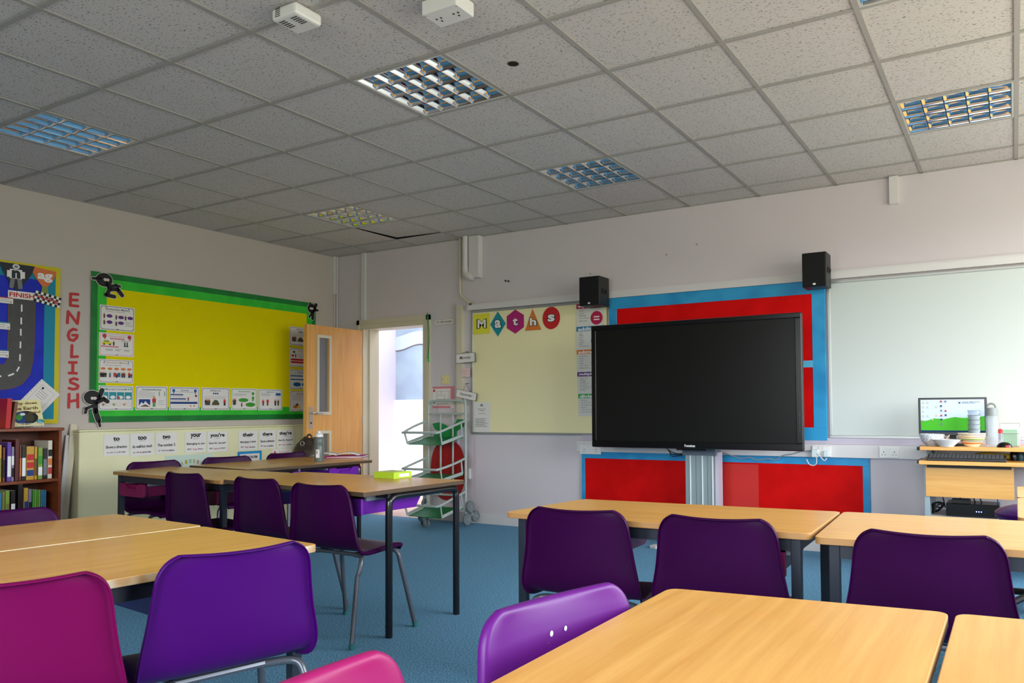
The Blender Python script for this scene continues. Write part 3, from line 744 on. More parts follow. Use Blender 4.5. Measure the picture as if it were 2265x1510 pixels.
def f_semi(p):
    p.e(.84, .76, .05, .075, GRN); p.e(.84, .56, .05, .075, GRN); p.p([(.885, .56), (.86, .42), (.79, .42), (.83, .5)], GRN)
    p.e(.47, .46, .19, .09, GRN); p.e(.74, .25, .19, .1, GRN)
    for u in (.1, .15): p.figure(u, .24, .3, BRN, INK)
    p.figure(.4, .16, .2, SALM, INK); p.lines(.1, .6, .66, .74, 3, th=.01)
def f_hyph(p):
    p.r(.72, .7, .93, .82, BLU); p.lines(.1, .62, .68, .8, 4, th=.01)
    for u in (.2, .38, .7, .82): p.figure(u, .22, .3, (BRN, INK, RED, BRN)[int(u*10) % 4], INK)
    p.e(.38, .42, .05, .09, SALM, 12)
def f_full(p):
    p.e(.2, .8, .04, .06, INK); p.t('Full Stops', .5, .84, .26, .06, RED)
    p.e(.14, .6, .06, .06, RED); p.figure(.27, .5, .22, BRN, INK); p.lines(.4, .9, .55, .68, 3, th=.01)
    p.r(.06, .34, .94, .44, RED); p.r(.06, .2, .94, .3, RED)
def f_dash(p):
    p.r(.05, .64, .6, .7, BLU); p.r(.05, .46, .66, .52, BLU); p.e(.34, .24, .18, .11, BLU); p.e(.74, .24, .18, .11, BLU); p.figure(.8, .46, .26, BRN, INK); p.lines(.1, .8, .76, .82, 2, th=.01)
def f_brack(p):
    p.e(.26, .22, .1, .08, ORG); p.e(.42, .2, .08, .07, YEL); p.e(.34, .32, .07, .06, BRN); p.figure(.8, .24, .3, RED, INK); p.figure(.66, .24, .24, BRN, INK); p.lines(.1, .7, .56, .8, 5, th=.01)
NAVY = mat('navy', (40, 38, 84), .5)
poster((221, 673), (297, 735), 'poster titled Exclamation Marks with purple ovals, topmost on the board', 'Exclamation Marks', NAVY, f_excl)
poster((219, 734), (296, 790), 'pink bordered Apostrophes poster with a yellow car', 'Apostrophes', PNK, f_apos)
poster((218.5, 793), (295, 848), 'Question Marks poster with a row of orange ovals', 'Question Marks', mat('tan', (190, 150, 110), .5), f_quest, bcol=mat('taupe', (150, 110, 110), .5))
poster((218, 852), (294, 907), 'Inverted Commas poster with four teal squares, in the lower left board corner', 'Inverted Commas', mat('sea_teal', (40, 110, 124), .5), f_inv)
poster((300, 853), (370, 906.5), 'Parenthesis poster with green brackets and a snowy mountain picture', 'Parenthesis/Brackets', mat('deep_green', (30, 90, 74), .5), f_paren, bcol=mat('grey_navy', (60, 70, 90), .5))
poster((374.5, 855), (440.5, 906.5), 'Commas poster with dark blue bars in the bottom row', 'Commas', DBLU, f_comma)
poster((445.5, 856.5), (507, 906.5), 'Ellipsis poster with three dark dots over a green hill, bottom row', 'Ellipsis', NAVY, f_ell)
poster((511, 858), (568, 906.5), 'Semicolon poster with two green speech ovals', 'Semicolons', GRN, f_semi)
poster((571, 860), (624, 906.8), 'Hyphens poster with small blue block, rightmost of the full bottom row', 'Hyphens', BLU, f_hyph)
poster((640, 721), (688, 767), 'Ellipsis poster with three black dots near the top of the door edge', 'Ellipsis', INK, f_ell)
poster((640.5, 769), (688, 813), 'Full Stops poster with two red bars, half behind the door edge', None, RED, f_full, bcol=INKG)
poster((640.5, 816), (688, 861), 'poster with blue bars and two blue ovals, half behind the door edge', 'Dashes', BLU, f_dash)
poster((640.5, 864), (688, 909), 'poster with orange drawings, lowest one beside the door edge', 'Brackets', mat('dull_red', (150, 90, 80), .5), f_brack)
# ninja cut-outs
def ninja(label, cpx, s, head, limbs, eye, extra=None):
    s *= 1.3; eye = (eye[0]*1.4, eye[1]*1.4)
    c = LWp(*cpx); c.x = .024
    t = thing('ninja_cutout', label, 'cut-out', c, PI/2, 'ninja cut-outs on the yellow board')
    N = mat('ninja_black', (14, 12, 14), .5); b = MB(); k = 0
    def blob(b_, g, y, m_):
        b_.wprism([(head[0]*s+(.052*s+g)*math.cos(2*PI*i/20), head[1]*s+(.044*s+g)*math.sin(2*PI*i/20)) for i in range(20)], y-.001, y, m_)
        for pts, r_ in limbs:
            for (xa, za), (xb, zb_) in zip(pts[:-1], pts[1:]):
                a = Vector((xa*s, 0, za*s)); d = Vector((xb*s, 0, zb_*s)); n_ = (d-a).normalized(); 
                o_ = []
                for cpt, a0 in ((d, -90), (a, 90)):
                    for j in range(7):
                        an = math.radians(a0+30*j); v = cpt+(n_*math.cos(an)+Vector((-n_.z, 0, n_.x))*math.sin(an))*(r_*1.25+g); o_.append((v.x, v.z))
                b_.wprism(o_, y-.001, y, m_)
    bb = MB(); blob(bb, .004, 0, PAPER); bb.build('paper_edge', t)
    blob(b, 0, -.0015, N); b.build('figure', t)
    p = MB(); hx, hz = head[0]*s, head[1]*s
    p.add([(hx+eye[0]+.026*math.cos(2*PI*i/14), -.0031, hz+eye[1]+.011*math.sin(2*PI*i/14)) for i in range(14)], [list(range(14))], SKIN)
    for e_ in (-.012, .012):
        p.add([(hx+eye[0]+e_+.0105*math.cos(2*PI*i/10), -.0035, hz+eye[1]+.012*math.sin(2*PI*i/10)) for i in range(10)], [list(range(10))], WHT)
        p.add([(hx+eye[0]+e_+.0036*math.cos(2*PI*i/8), -.0039, hz+eye[1]+.004*math.sin(2*PI*i/8)) for i in range(8)], [list(range(8))], INK)
    p.build('eyes', t); return t
ninja('black ninja cut-out leaping in the top left corner of the yellow board', (232, 632), 1.0, (-.015, .035), [([(-.04, .04), (-.085, .035)], .010), ([(.0, .02), (.02, -.02), (.07, -.015), (.10, -.05)], .014), ([(.02, -.02), (.0, -.06), (.05, -.065)], .013), ([(.02, .0), (.06, .01), (.085, .005)], .009)], (.012, .002))
ninja('black ninja cut-out kicking in the bottom left corner of the yellow board', (207, 898), 1.0, (-.02, .055), [([(-.0, .03), (.0, -.03), (.02, -.09)], .018), ([(-.02, .0), (-.055, -.015), (-.06, -.04)], .010), ([(.0, .02), (.05, .045), (.075, .03)], .014), ([(.02, .05), (.04, .10)], .016), ([(.02, -.09), (.03, -.125)], .009)], (.008, -.005))
ninja('black ninja cut-out high in the top right corner of the board, above the door edge', (688, 690), .9, (-.01, .03), [([(0, .01), (.0, -.06)], .016), ([(.0, .0), (-.04, -.05)], .009), ([(.01, .03), (.04, .07)], .016), ([(.01, .02), (.06, .02)], .010), ([(-.02, .05), (-.03, .075)], .012)], (-.004, 0))
ninja('small black ninja cut-out peeping out beside the door edge at board bottom right', (677, 911), .7, (.06, .0), [([(.0, .0), (-.03, .005)], .012), ([(-.03, .005), (-.05, -.01)], .010), ([(.0, .0), (.05, -.01)], .012)], (0, 0))

# ENGLISH letters
def strokes(name, label, cat, org, rz, lines, r_, m, group, th=.002):
    t = MB()
    for k, pts in enumerate(lines):
        for q, (a, d) in enumerate(zip(pts[:-1], pts[1:])):
            a = Vector(a); d = Vector(d)
            if (d-a).length < 1e-5: continue
            n_ = (d-a).normalized(); o_ = []
            for cpt, a0 in ((d, -90), (a, 90)):
                for j in range(7):
                    an = math.radians(a0+30*j); v = cpt+(n_*math.cos(an)+Vector((-n_.y, n_.x))*math.sin(an))*r_; o_.append(tuple(v))
            t.wprism(o_, -th-.00003*(q+7*k), 0, m)
    o = t.build(name); o.location = org; o.rotation_euler = (0, 0, rz); tag(o, label, cat, group); return o
ENG = dict(E=((151, 645.6), (175, 680.5), [[(1, 1), (.12, .98), (.12, .02), (1, .02)], [(.12, .48), (.92, .52)]]),
    N=((145, 684.5), (178, 720), [[(.05, .03), (.1, .97), (.85, .05), (.95, .97)]]),
    G=((146, 722.6), (174.5, 757.7), [[(.85, .92), (.55, .97), (.2, .75), (.08, .4), (.25, .1), (.6, .04), (.92, .3), (.95, .5), (.5, .47)]]),
    L=((154, 760), (175, 794), [[(.15, .98), (.1, .05), (.95, .1)]]), I=((150, 797), (172, 829), [[(.05, .95), (.95, .97)], [(.5, .96), (.5, .04)], [(.02, .04), (.98, .03)]]),
    S=((149, 833), (177, 864.5), [[(.85, .9), (.5, .98), (.15, .85), (.2, .62), (.6, .5), (.92, .35), (.85, .12), (.45, .03), (.05, .12)]]),
    H=((147.5, 868), (176, 904), [[(.1, .98), (.08, .02)], [(.92, .98), (.95, .04)], [(.1, .45), (.93, .55)]]))
names = dict(E='uppermost letter, E', N='second letter from top, N', G='third letter from top, G', L='fourth letter from top, L', I='fifth letter from top, I', S='sixth letter from top, S', H='lowest letter, H')
for k_, (tl, br, ln) in ENG.items():
    c, w_, h_, rz = wallrect('L', tl, br, .002)
    strokes('wall_letter', 'red paper letter %s of the word ENGLISH, %s' % (k_, names[k_].split(',')[0]), 'letter', c, rz, [[((u-.5)*(w_-.02), (v-.5)*(h_-.02)) for u, v in pts] for pts in ln], .011, SALM, 'letters of the word ENGLISH')

# blue racetrack board at the far left
y0, y1 = -3.95, -2.905; zt, zb = 2.255, 1.025
rb = thing('display_board', 'blue display board with racetrack picture and yellow border at left edge', 'display board', (0, (y0+y1)/2, (zt+zb)/2), PI/2)
w, h = y1-y0, zt-zb
b = MB(); b.box((-w/2+.08, -.016, -h/2+.08), (w/2-.08, 0, h/2-.08), RB); b.build('backing', rb)
board_frame(rb, w, h, [(0, .04, YP, 'yellow_border'), (.035, .115, TLP, 'teal_border')], -.016)
def L2(px, py): p = LWp(px, py, .02); return (p.y-(y0+y1)/2, p.z-(zt+zb)/2)
ASPH = speckle(mat('track_grey', (62, 62, 58), .45), (54, 54, 52), (66, 66, 62), 30, .2, .8)
rt = thing('racetrack_picture', 'grey paper racetrack with dashed white line under the FINISH sign', 'picture', (0, (y0+y1)/2, (zt+zb)/2), PI/2)
outer = [(79, 664), (77, 760), (73.5, 800), (67, 828), (50, 850), (25, 860), (0, 862), (-60, 860)]
inner = [(-60, 803), (8, 806), (14, 800), (17, 740), (18, 660)]
g_ = lambda pts, y, m, mb: mb.add([(L2(*p)[0], y, L2(*p)[1]) for p in pts], [list(range(len(pts)))], m)
b = MB()
def strip(mb, A, B, y, m):
    n_ = 24
    def rs(pts):
        L_ = [0]
        for p, q in zip(pts[:-1], pts[1:]): L_.append(L_[-1]+math.dist(p, q))
        out = []
        for i in range(n_+1):
            s_ = L_[-1]*i/n_
            for k in range(len(pts)-1):
                if s_ <= L_[k+1]+1e-6:
                    f_ = (s_-L_[k])/(L_[k+1]-L_[k]); out.append((pts[k][0]+(pts[k+1][0]-pts[k][0])*f_, pts[k][1]+(pts[k+1][1]-pts[k][1])*f_)); break
        return out
    a, c_ = rs(A), rs(B); vs = []
    for p, q in zip(a, c_): vs += [(L2(*p)[0], y, L2(*p)[1]), (L2(*q)[0], y, L2(*q)[1])]
    mb.add(vs, [(2*i, 2*i+2, 2*i+3, 2*i+1) for i in range(n_)], m)
inr = inner[::-1]
strip(b, outer, inr, -.0195, ASPH); b.build('road', rt)
b = MB(); wd_ = [(x-1.6, y_-1.2) for x, y_ in outer]; strip(b, outer, wd_, -.0198, BRN); strip(b, inr, [(x+1.6, y_+1.2) for x, y_ in inr], -.0198, BRN); b.build('kerb_line', rt)
for k, (pa, pb) in enumerate([((48, 673.5), (48, 689)), ((47, 702), (47, 717)), ((46, 727), (46, 742)), ((45.5, 755), (45, 770)), ((44.5, 783), (44, 798)), ((42.5, 811), (37, 821)), ((31, 826), (18, 831)), ((3, 832), (-8, 831))]):
    b = MB(); dx, dy = pb[0]-pa[0], pb[1]-pa[1]; q = math.hypot(dx, dy); nx_, ny_ = -dy/q*1.7, dx/q*1.7
    g_([(pa[0]+nx_, pa[1]+ny_), (pa[0]-nx_, pa[1]-ny_), (pb[0]-nx_, pb[1]-ny_), (pb[0]+nx_, pb[1]+ny_)], -.0201, WHT, b); b.build('dash', rt)
t, w_, h_, p = sheet('finish_sign', 'white sign reading FINISH in red letters above the racetrack', 'sign', 'L', (17.5, 641), (79, 665), .0225, PAPER)
p.t('FINISH', .5, .5, .9, .6, RED, .03).out('lettering', t)
for tl, br, lb, m in (((-14, 654), (29, 672), 'white caption card with dark red top line, directly left below FINISH sign', SALM), ((-14, 710), (22, 729), 'white caption card at the middle height of the racetrack', TEAL), ((-14, 772), (19, 791), 'white caption card near the bottom of the racetrack', BLU)):
    t, w_, h_, p = sheet('caption_card', lb, 'card', 'L', tl, br, .0235, PAPER, 'caption cards on the blue board')
    p.r(0, .85, 1, 1, m).lines(.1, .9, .35, .65, 2, th=.05); p.e(.88, .25, .04, .08, INK, 8); p.out('print', t)
# dark character shield, orange cup, flag
t, w_, h_, p = sheet('letter_shield', 'dark shield-shaped cut-out with a white letter n figure', 'cut-out', 'L', (12, 586), (62, 642), .0225, mat('clear_film', (30, 34, 50), .5), size=(.005, .005))
w_, h_ = .245, .21; p = Print(w_, h_, -.002)
p.p([(0, 1), (.1, .7), (.3, .3), (.5, 0), (.7, .3), (.92, .7), (1, 1)], mat('night', (26, 30, 44), .5)).out('shield', t)
p = Print(w_, h_, -.0026); p.e(.47, .9, .1, .09, WHT, 14); p.e(.47, .9, .06, .05, INKG, 12); p.r(.3, .46, .64, .8, WHT); p.r(.22, .5, .3, .74, WHT); p.r(.64, .5, .72, .74, WHT); p.p([(.33, .46), (.45, .46), (.4, .1), (.28, .12)], INKG); p.p([(.5, .46), (.63, .46), (.66, .12), (.54, .1)], INKG)
p.out('spaceman', t); p = Print(w_, h_, -.0042); p.t('n', .47, .62, .24, .3, mat('night', (26, 30, 44)), .06); p.out('letter', t)
t, w_, h_, p = sheet('orange_cup', 'orange trophy-shaped cut-out with white letters at top right of blue board', 'cut-out', 'L', (80, 597), (118, 645), .0215, ORG, size=(.005, .005))
w_, h_ = .165, .20; p = Print(w_, h_, -.002); p.p([(-.1, 1), (1, .92), (.9, .6), (.62, .28), (.6, .1), (.4, .06), (.38, .28), (.12, .55), (-.05, .8)], mat('cup_orange', (214, 112, 54), .5)).p([(.38, .28), (.62, .28), (.66, 0), (.34, 0)], mat('cup_green', (120, 140, 60), .5)).out('cup', t)
p = Print(w_, h_, -.0035); p.t('ag', .5, .62, .66, .34, WHT, .04).out('letters', t)
t, w_, h_, p = sheet('chequered_flag', 'black and white chequered strip with red letters below the orange cup', 'flag', 'L', (84, 648), (126, 676), .026, INK, size=(.005, .005))
w_, h_ = .19, .085; p = Print(w_, h_, -.002); p.r(0, 0, 1, 1, INK)
for i in range(10):
    for j in range(4):
        if (i+j) % 2: p.r(i/10, j/4, (i+1)/10, (j+1)/4, WHT)
p.out('chequers', t); p = Print(w_, h_, -.009); p.t('racing', .5, .5, .8, .42, SALM, .03).out('letters', t); t.rotation_euler = (Matrix.Rotation(PI/2, 3, 'Z')@Matrix.Rotation(.2, 3, 'Y')).to_euler()
t, w_, h_, p = sheet('certificate_sheet', 'tilted white sheet with punched edge pinned behind the Earth book', 'sheet', 'L', (55, 848), (120, 912), .024, PAPER, size=(.18, .24))
t.rotation_euler = (Matrix.Rotation(PI/2, 3, 'Z')@Matrix.Rotation(.72, 3, 'Y')).to_euler()
p.border(INKG, .12, .006, .004); p.lines(.25, .75, .5, .72, 4); p.e(.3, .8, .05, .04, INK); p.e(.66, .25, .09, .06, VIO); p.e(.55, .2, .05, .05, VIO); p.out('print', t)
p = Print(w_, h_, -.002)
for k in range(9): p.e(-.0+.04, .08+k*.105, .015, .012, DBLU, 8)
p.out('punched_edge', t)

# radiator cover with word cards
RX = .12; ry0, ry1 = -2.80, -.42
t = thing('radiator_cover', 'long cream radiator cover below the yellow board', 'radiator cover', (0, (ry0+ry1)/2, 0), PI/2)
CRM = speckle(mat('cream_panel', (224, 220, 176), .45), (220, 216, 170), (228, 224, 182), 2)
hw = (ry1-ry0)/2; b = MB(); b.box((-hw, -RX, 0), (hw, -.001, .955), CRM); b.build('front_panel', t, bevel=.012, seg=3)
b = MB(); b.box((-hw-.004, -RX-.006, .955), (hw, -.001, .972), CRM); b.build('top_edge', t, bevel=.006)
b = MB(); b.box((-hw-.035, -.03, .03), (-hw-.002, -.001, .12), BLK); b.build('floor_block', t)
cards = [('to', 'Shows a direction', [("eg. Let's go ", INK), ('to', RED), (' the shops.', INK)], (229.4, 961.5), (284.5, 1006), .0),
    ('too', 'As well/too much', [('eg. I ate ', INK), ('too', RED), (' much ice cream.', INK)], (288.5, 958.5), (340, 1006), -.02),
    ('two', 'The number 2', [('eg. I have ', INK), ('two', RED), (' sisters.', INK)], (344.6, 957), (391, 1002), -.01),
    ('your', 'Belonging to you', [('eg. ', INK), ('Your', RED), (' bag.', INK)], (409, 955.6), (456, 999), .0),
    ("you're", "Short for 'you are'", [('eg. ', INK), ("You're", RED), (' right!', INK)], (458.5, 954.3), (502.5, 997.5), .0),
    ('their', 'Belonging to them', [('eg. ', INK), ('Their', RED), (' house.', INK)], (528, 953), (569, 994), .0),
    ('there', 'Shows a direction', [('eg. ', INK), ('There', RED), (' is a rainbow.', INK)], (573, 951.6), (609.5, 991.4), .0),
    ("they're", "Short for 'they are'", [('eg. ', INK), ("They're", RED), (' smiling!', INK)], (612.5, 951), (650, 988.7), .0)]
for wd1, wd2, eg, tl, br, rl in cards:
    t, w_, h_, p = sheet('word_card', 'white word card headed %s on the cream radiator cover' % wd1, 'card', 'L', tl, br, RX+.003, PAPER, 'spelling word cards', roll=rl)
    p.t(wd1, .5, .8, min(.72, .115*len(wd1)+.03), .24 if any(c_ in 'yg' for c_ in wd1) else .19, INK, .045); p.r(.38, .66, .62, .672, INK); p.out('heading', t)
    p = Print(w_, h_, -.0016); p.t(wd2, .5, .42, .84, .13, INK, .03).out('meaning', t)
    p = Print(w_, h_, -.0017); tot = sum(len(a_) for a_, _ in eg); u = .1
    for a_, m_ in eg:
        wu = .8*len(a_)/tot; p.t(a_.strip(), u+wu/2, .16, wu*.88, .09, m_, .02); u += wu
    p.out('example', t)
t, w_, h_, p = sheet('alphabet_poster', 'pale green alphabet arc poster behind the purple chair tops', 'poster', 'L', (365, 1008), (470, 1062), RX+.004, mat('pale_mint', (196, 212, 196), .6))
for k, c_ in enumerate('ghijklmnopqrs'):
    a = math.radians(160-k*11.5); p.t(c_, .52+.42*math.cos(a), .1+.66*math.sin(a), .045, .14, RED if c_ == 'o' else mat('olive_ink', (170, 160, 40), .5) if k % 3 else mat('teal_ink', (110, 150, 120)), .02)
p.out('letters', t)
t, w_, h_, p = sheet('homonym_card', 'blue bordered card headed HOMONYM on the radiator cover', 'card', 'L', (525.6, 999), (578.5, 1042), RX+.003, CB)
p.r(.09, .06, .91, .88, PAPER); p.out('inner_sheet', t); p = Print(w_, h_, -.003); p.t('HOMONYM', .5, .72, .6, .13, INK, .02).lines(.2, .82, .2, .5, 4, th=.03).out('lettering', t)
t, w_, h_, p = sheet('noun_card', 'small white card reading Noun beside the handbag', 'card', 'L', (602, 993), (644, 1006), RX+.003, PAPER)
p.t('Noun', .6, .45, .5, .6, mat('faded_red', (196, 130, 120)), 0, .2); p.e(.14, .5, .05, .2, RED, 10); p.out('lettering', t)
# leaning planks
for k, (lb, pt, pb, dx) in enumerate((('pale board leaning against left wall, closer to the radiator cover', (163, 938), (142, 1136), 0), ('thin pale strip leaning between bookcase and leaning board', (150, 962), (139, 1075), .0))):
    a = LWp(pt[0], pt[1], .02+dx); d = Vector((.10+dx, 0, .0)); q = LWp(pb[0], pb[1], .10+dx); 
    d = a+(q-a)*(a.z/(a.z-q.z)); 
    b = MB(); o_ = (a+d)/2; b.beam(a-o_, d-o_, .05 if k == 0 else .03, .018 if k == 0 else .01, CREAM if k == 0 else TRIM, up=(1, 0, 0))
    o = b.build('leaning_board', bevel=.002); o.location = o_; tag(o, lb, 'board')

# bookcase
by1 = -3.022; by0 = -4.02; bx = .30
t = thing('bookcase', 'dark wooden bookcase against the left wall at the left edge', 'bookcase', (0, (by0+by1)/2, 0), PI/2)
hw = (by1-by0)/2
for s_ in (-1, 1):
    b = MB(); b.box((min(s_*hw, s_*(hw-.02)), -bx, 0), (max(s_*hw, s_*(hw-.02)), -.002, .975), SHELFW); b.build('side_panel', t)
b = MB(); b.box((-hw-.012, -bx-.015, .975), (hw+.012, -.002, .998), SHELFW); b.build('top', t, bevel=.004)
b = MB(); b.box((-hw+.02, -.012, .02), (hw-.02, -.004, .975), mat('dark_back', (84, 44, 28), .6)); b.build('back_panel', t)
SZ = (.617, .285, .05)
for z in SZ:
    b = MB(); b.box((-hw+.02, -bx+.01, z-.022), (hw-.02, -.012, z), SHELFW); b.build('shelf', t)
def book(px0, px1, pytop, sz, cols, label, grp, tilt=0, ref=1050):
    ya = hit(px0, ref, 0, bx-.03).y; yc = hit(px1, ref, 0, bx-.03).y; zt_ = hit((px0+px1)/2, pytop, 0, bx-.03).z
    h_ = max(.12, zt_-sz); w_ = yc-ya-.0015
    t_ = thing('book', label, 'book', (.16, (ya+yc)/2, sz), PI/2, grp)
    b = MB(); b.box((-w_/2, -.11, 0), (w_/2, .09, h_), cols[0]); b.build('cover', t_, bevel=.0015)
    b = MB(); b.box((-w_/2+.0015, -.108, h_-.002), (w_/2-.0015, .0905, h_+.0004), PAPER); b.build('pages', t_)
    if len(cols) > 1:
        b = MB(); n_ = len(cols)-1
        for k, m_ in enumerate(cols[1:]): b.add([(-w_*.46, -.1106, h_*(.12+.7*k/n_)), (w_*.46, -.1106, h_*(.12+.7*k/n_)), (w_*.46, -.1106, h_*(.12+.7*(k+.75)/n_)), (-w_*.46, -.1106, h_*(.12+.7*(k+.75)/n_))], [(0, 1, 2, 3)], m_)
        b.build('spine_print', t_)
    return t_
DK = mat('dark_cover', (36, 26, 26), .4); MRN = mat('maroon_cover', (86, 24, 22), .4); PUR = mat('purple_cover', (96, 62, 150), .4); LIL = mat('lilac_cover', (130, 122, 150), .4)
GR2 = mat('green_cover', (126, 156, 60), .4); OLV = mat('olive_cover', (124, 124, 60), .4); SKY = mat('sky_cover', (50, 120, 160), .4); CRC = mat('cream_cover', (214, 206, 184), .4); GLD = mat('gold_cover', (196, 150, 50), .4); BRC = mat('brown_cover', (112, 66, 40), .4)
G1 = 'books on the upper shelf of the bookcase'; G2 = 'books on the lower shelf of the bookcase'
for a in [(-6, 3, 984, [GLD, OLV], 'yellow-green book at the left photo edge on the upper shelf'), (6, 11, 990, [BRC, INK], 'thin brown book left of the purple one'), (15.5, 24.5, 978, [PUR, WHT], 'thick purple book on the upper shelf'), (25, 31, 988, [LIL, INK, WHT], 'grey-lilac book touching the purple book'), (33, 42, 972, [MRN], 'tall maroon book in the middle of upper shelf'), (43, 47, 985, [BRC, ORG], 'thin orange-brown book, left of the black one'), (48, 57, 985, [DK, WHT], 'black book with white spot at spine foot'), (58, 75, 987, [GLD, DBLU, RED, RED], 'wide red, blue and gold book'), (76, 82, 988, [GLD, BRC], 'slim yellow book right of the wide red one'), (84, 94, 989, [GR2, WHT, GRN], 'green and white book on upper shelf'), (95, 104, 991, [DK, INKG], 'dark grey book second from the right on upper shelf'), (105.5, 115, 974, [CRC, SALM, ORG, INK], 'tall white book with orange spine print, rightmost on upper shelf')]:
    book(a[0], a[1], a[2], SZ[0]+.001, a[3], a[4], G1)
for a in [(-4, 4, 1090, [SKY], 'blue book at left photo edge on the lower shelf'), (5, 11, 1088, [OLV], 'olive book, second visible on lower shelf'), (12, 21, 1085, [GR2, OLV], 'moss green book leaning in lower shelf'), (24, 34, 1085, [DK, WHT], 'dark book with pale edges on lower shelf'), (40, 50, 1072, [DK], 'tallest black book on lower shelf'), (53, 62, 1079, [GLD, DBLU], 'yellow book with blue spine picture on lower shelf'), (63, 70, 1082, [LIL, INK], 'grey book beside the green set'), (72, 76, 1083, [GRN], 'leftmost thin green book of the green set'), (76.5, 80.5, 1083, [GR2], 'second thin green book of the green set'), (81, 85, 1083, [GRN], 'third thin green book of the green set'), (85.5, 89.5, 1083, [GR2], 'rightmost thin green book of the green set'), (91, 94.5, 1084, [SKY], 'left thin blue book at the right of lower shelf'), (95, 98, 1084, [SKY], 'middle thin blue book at the right of lower shelf'), (98.5, 102, 1084, [SKY], 'right thin blue book at the right of lower shelf')]:
    book(a[0], a[1], a[2], SZ[1]+.001, a[3], a[4], G2, ref=1120)
# paper stack on the bottom shelf corner
b = MB()
for k in range(4): b.box((-.05, -.1, k*.006), (.05+.004*k, .1, k*.006+.005), PAPER if k % 2 else LIL)
o = b.build('paper_stack'); o.location = (.15, by1-.09, SZ[1]+.002-.235+.0); o.location.z = SZ[2]+.001; o.rotation_euler = (0, 0, PI/2); tag(o, 'small stack of papers at the right end of the bottom shelf', 'papers')
# Earth book on wire stand
pc = hit(62, 937, 0, .20)
t = thing('earth_book', 'cream book titled Why does the Earth spin? standing on the bookcase', 'book', (.20, pc.y-.005, 1.003), PI/2)
Mt = Matrix.Rotation(-.25, 4, 'X')@Matrix.Rotation(-.06, 4, 'Y')
w_, h_ = .235, .20
b = MB(); b.box((-w_/2, -.006, .008), (w_/2, .006, .008+h_), mat('earth_cover', (232, 222, 160), .35), Mt); b.build('cover', t, bevel=.001)
def inbook(nm, f):
    p = Print(w_, h_, -.0068); f(p); p.mb.v = [Mt@(v+Vector((0, 0, .008+h_/2))) for v in p.mb.v]; p.out(nm, t)
inbook('title', lambda p: p.t('Why does', .5, .86, .8, .12, BRN, .03).t('the Earth', .52, .68, .76, .12, BRN, .03).t('spin?', .78, .5, .36, .12, BRN, .03))
inbook('earth_picture', lambda p: p.e(.5, .32, .36, .26, mat('dark_space', (24, 26, 28), .4), 24).e(.36, .34, .2, .22, DBLU, 20).p([(.2, .38), (.32, .5), (.42, .38), (.34, .24), (.24, .24)], GRN).e(.42, .46, .08, .05, WHT, 12).e(.6, .32, .14, .16, mat('dim_olive', (60, 60, 30), .4), 16))
inbook('badge', lambda p: p.e(.9, .14, .12, .09, TEAL, 18).lines(.82, .97, .1, .16, 2, WHT, .015))
b = MB()
for z in (.012, .03): b.tube([(-.1, -.022, z), (.1, -.022, z)], .0018, WHT, 6, 1)
for x in (-.1, -.03, .04, .1): b.tube([(x, -.022, .001), (x, -.022, .03)], .0018, WHT, 6, 1)
for x in (-.06, .06): b.tube([(x, -.022, .003), (x, .07, .003), (x, .055, .12)], .0018, WHT, 6, 1)
b.build('wire_stand', t)
for lb, a, d, hh, m_, tl_ in (('red book standing beside the Earth book at the photo edge', -4, 8, .215, RED, .05), ('gold-brown book leaning on the left side of the Earth book', 9, 17, .195, BRC, .12)):
    ya = hit(a, 930, 0, .17).y; yc = hit(d, 930, 0, .17).y; t = thing('book', lb, 'book', (.17, (ya+yc)/2, .9995), PI/2)
    w_ = yc-ya-.004; Mt = Matrix.Rotation(tl_, 4, 'Y')
    b = MB(); b.box((-w_/2, -.1, 0), (w_/2, .06, hh), m_, Mt); b.build('cover', t); b = MB(); b.box((-w_/2+.002, -.098, hh-.001), (w_/2-.002, .061, hh+.0005), PAPER, Mt); b.build('pages', t)

# ================================================================ FRONT WALL
fx = lambda px, py, y=0.0: hit(px, py, 1, y).x
fz = lambda px, py, y=0.0: hit(px, py, 1, y).z
def wboard(label, x0, x1, z0, z1, sm=BOARD):
    t = thing('whiteboard', label, 'whiteboard', ((x0+x1)/2, 0, (z0+z1)/2)); w_, h_ = (x1-x0), (z1-z0)
    b = MB(); b.box((-w_/2+.01, -.014, -h_/2+.01), (w_/2-.01, -.001, h_/2-.01), sm); b.build('surface', t)
    b = MB(); e = .022
    b.box((-w_/2, -.02, -h_/2), (w_/2, -.001, -h_/2+e), ALU); b.box((-w_/2, -.02, h_/2-e), (w_/2, -.001, h_/2), ALU); b.box((-w_/2, -.02, -h_/2+e), (-w_/2+e, -.001, h_/2-e), ALU); b.box((w_/2-e, -.02, -h_/2+e), (w_/2, -.001, h_/2-e), ALU)
    b.build('frame', t, bevel=.003); return t
wboard('whiteboard with colourful Maths letters, left of the big screen', 1.89, fx(1346, 720, -.03), .87, 2.09, mat('reflection_cream_board', (240, 230, 178), .22, coat=.2))  # cream tint paints a yellow-green reflection into this board's colour
wboard('wide blank whiteboard at the right, behind the computer monitor', 5.31, 7.7, .875, 2.085)
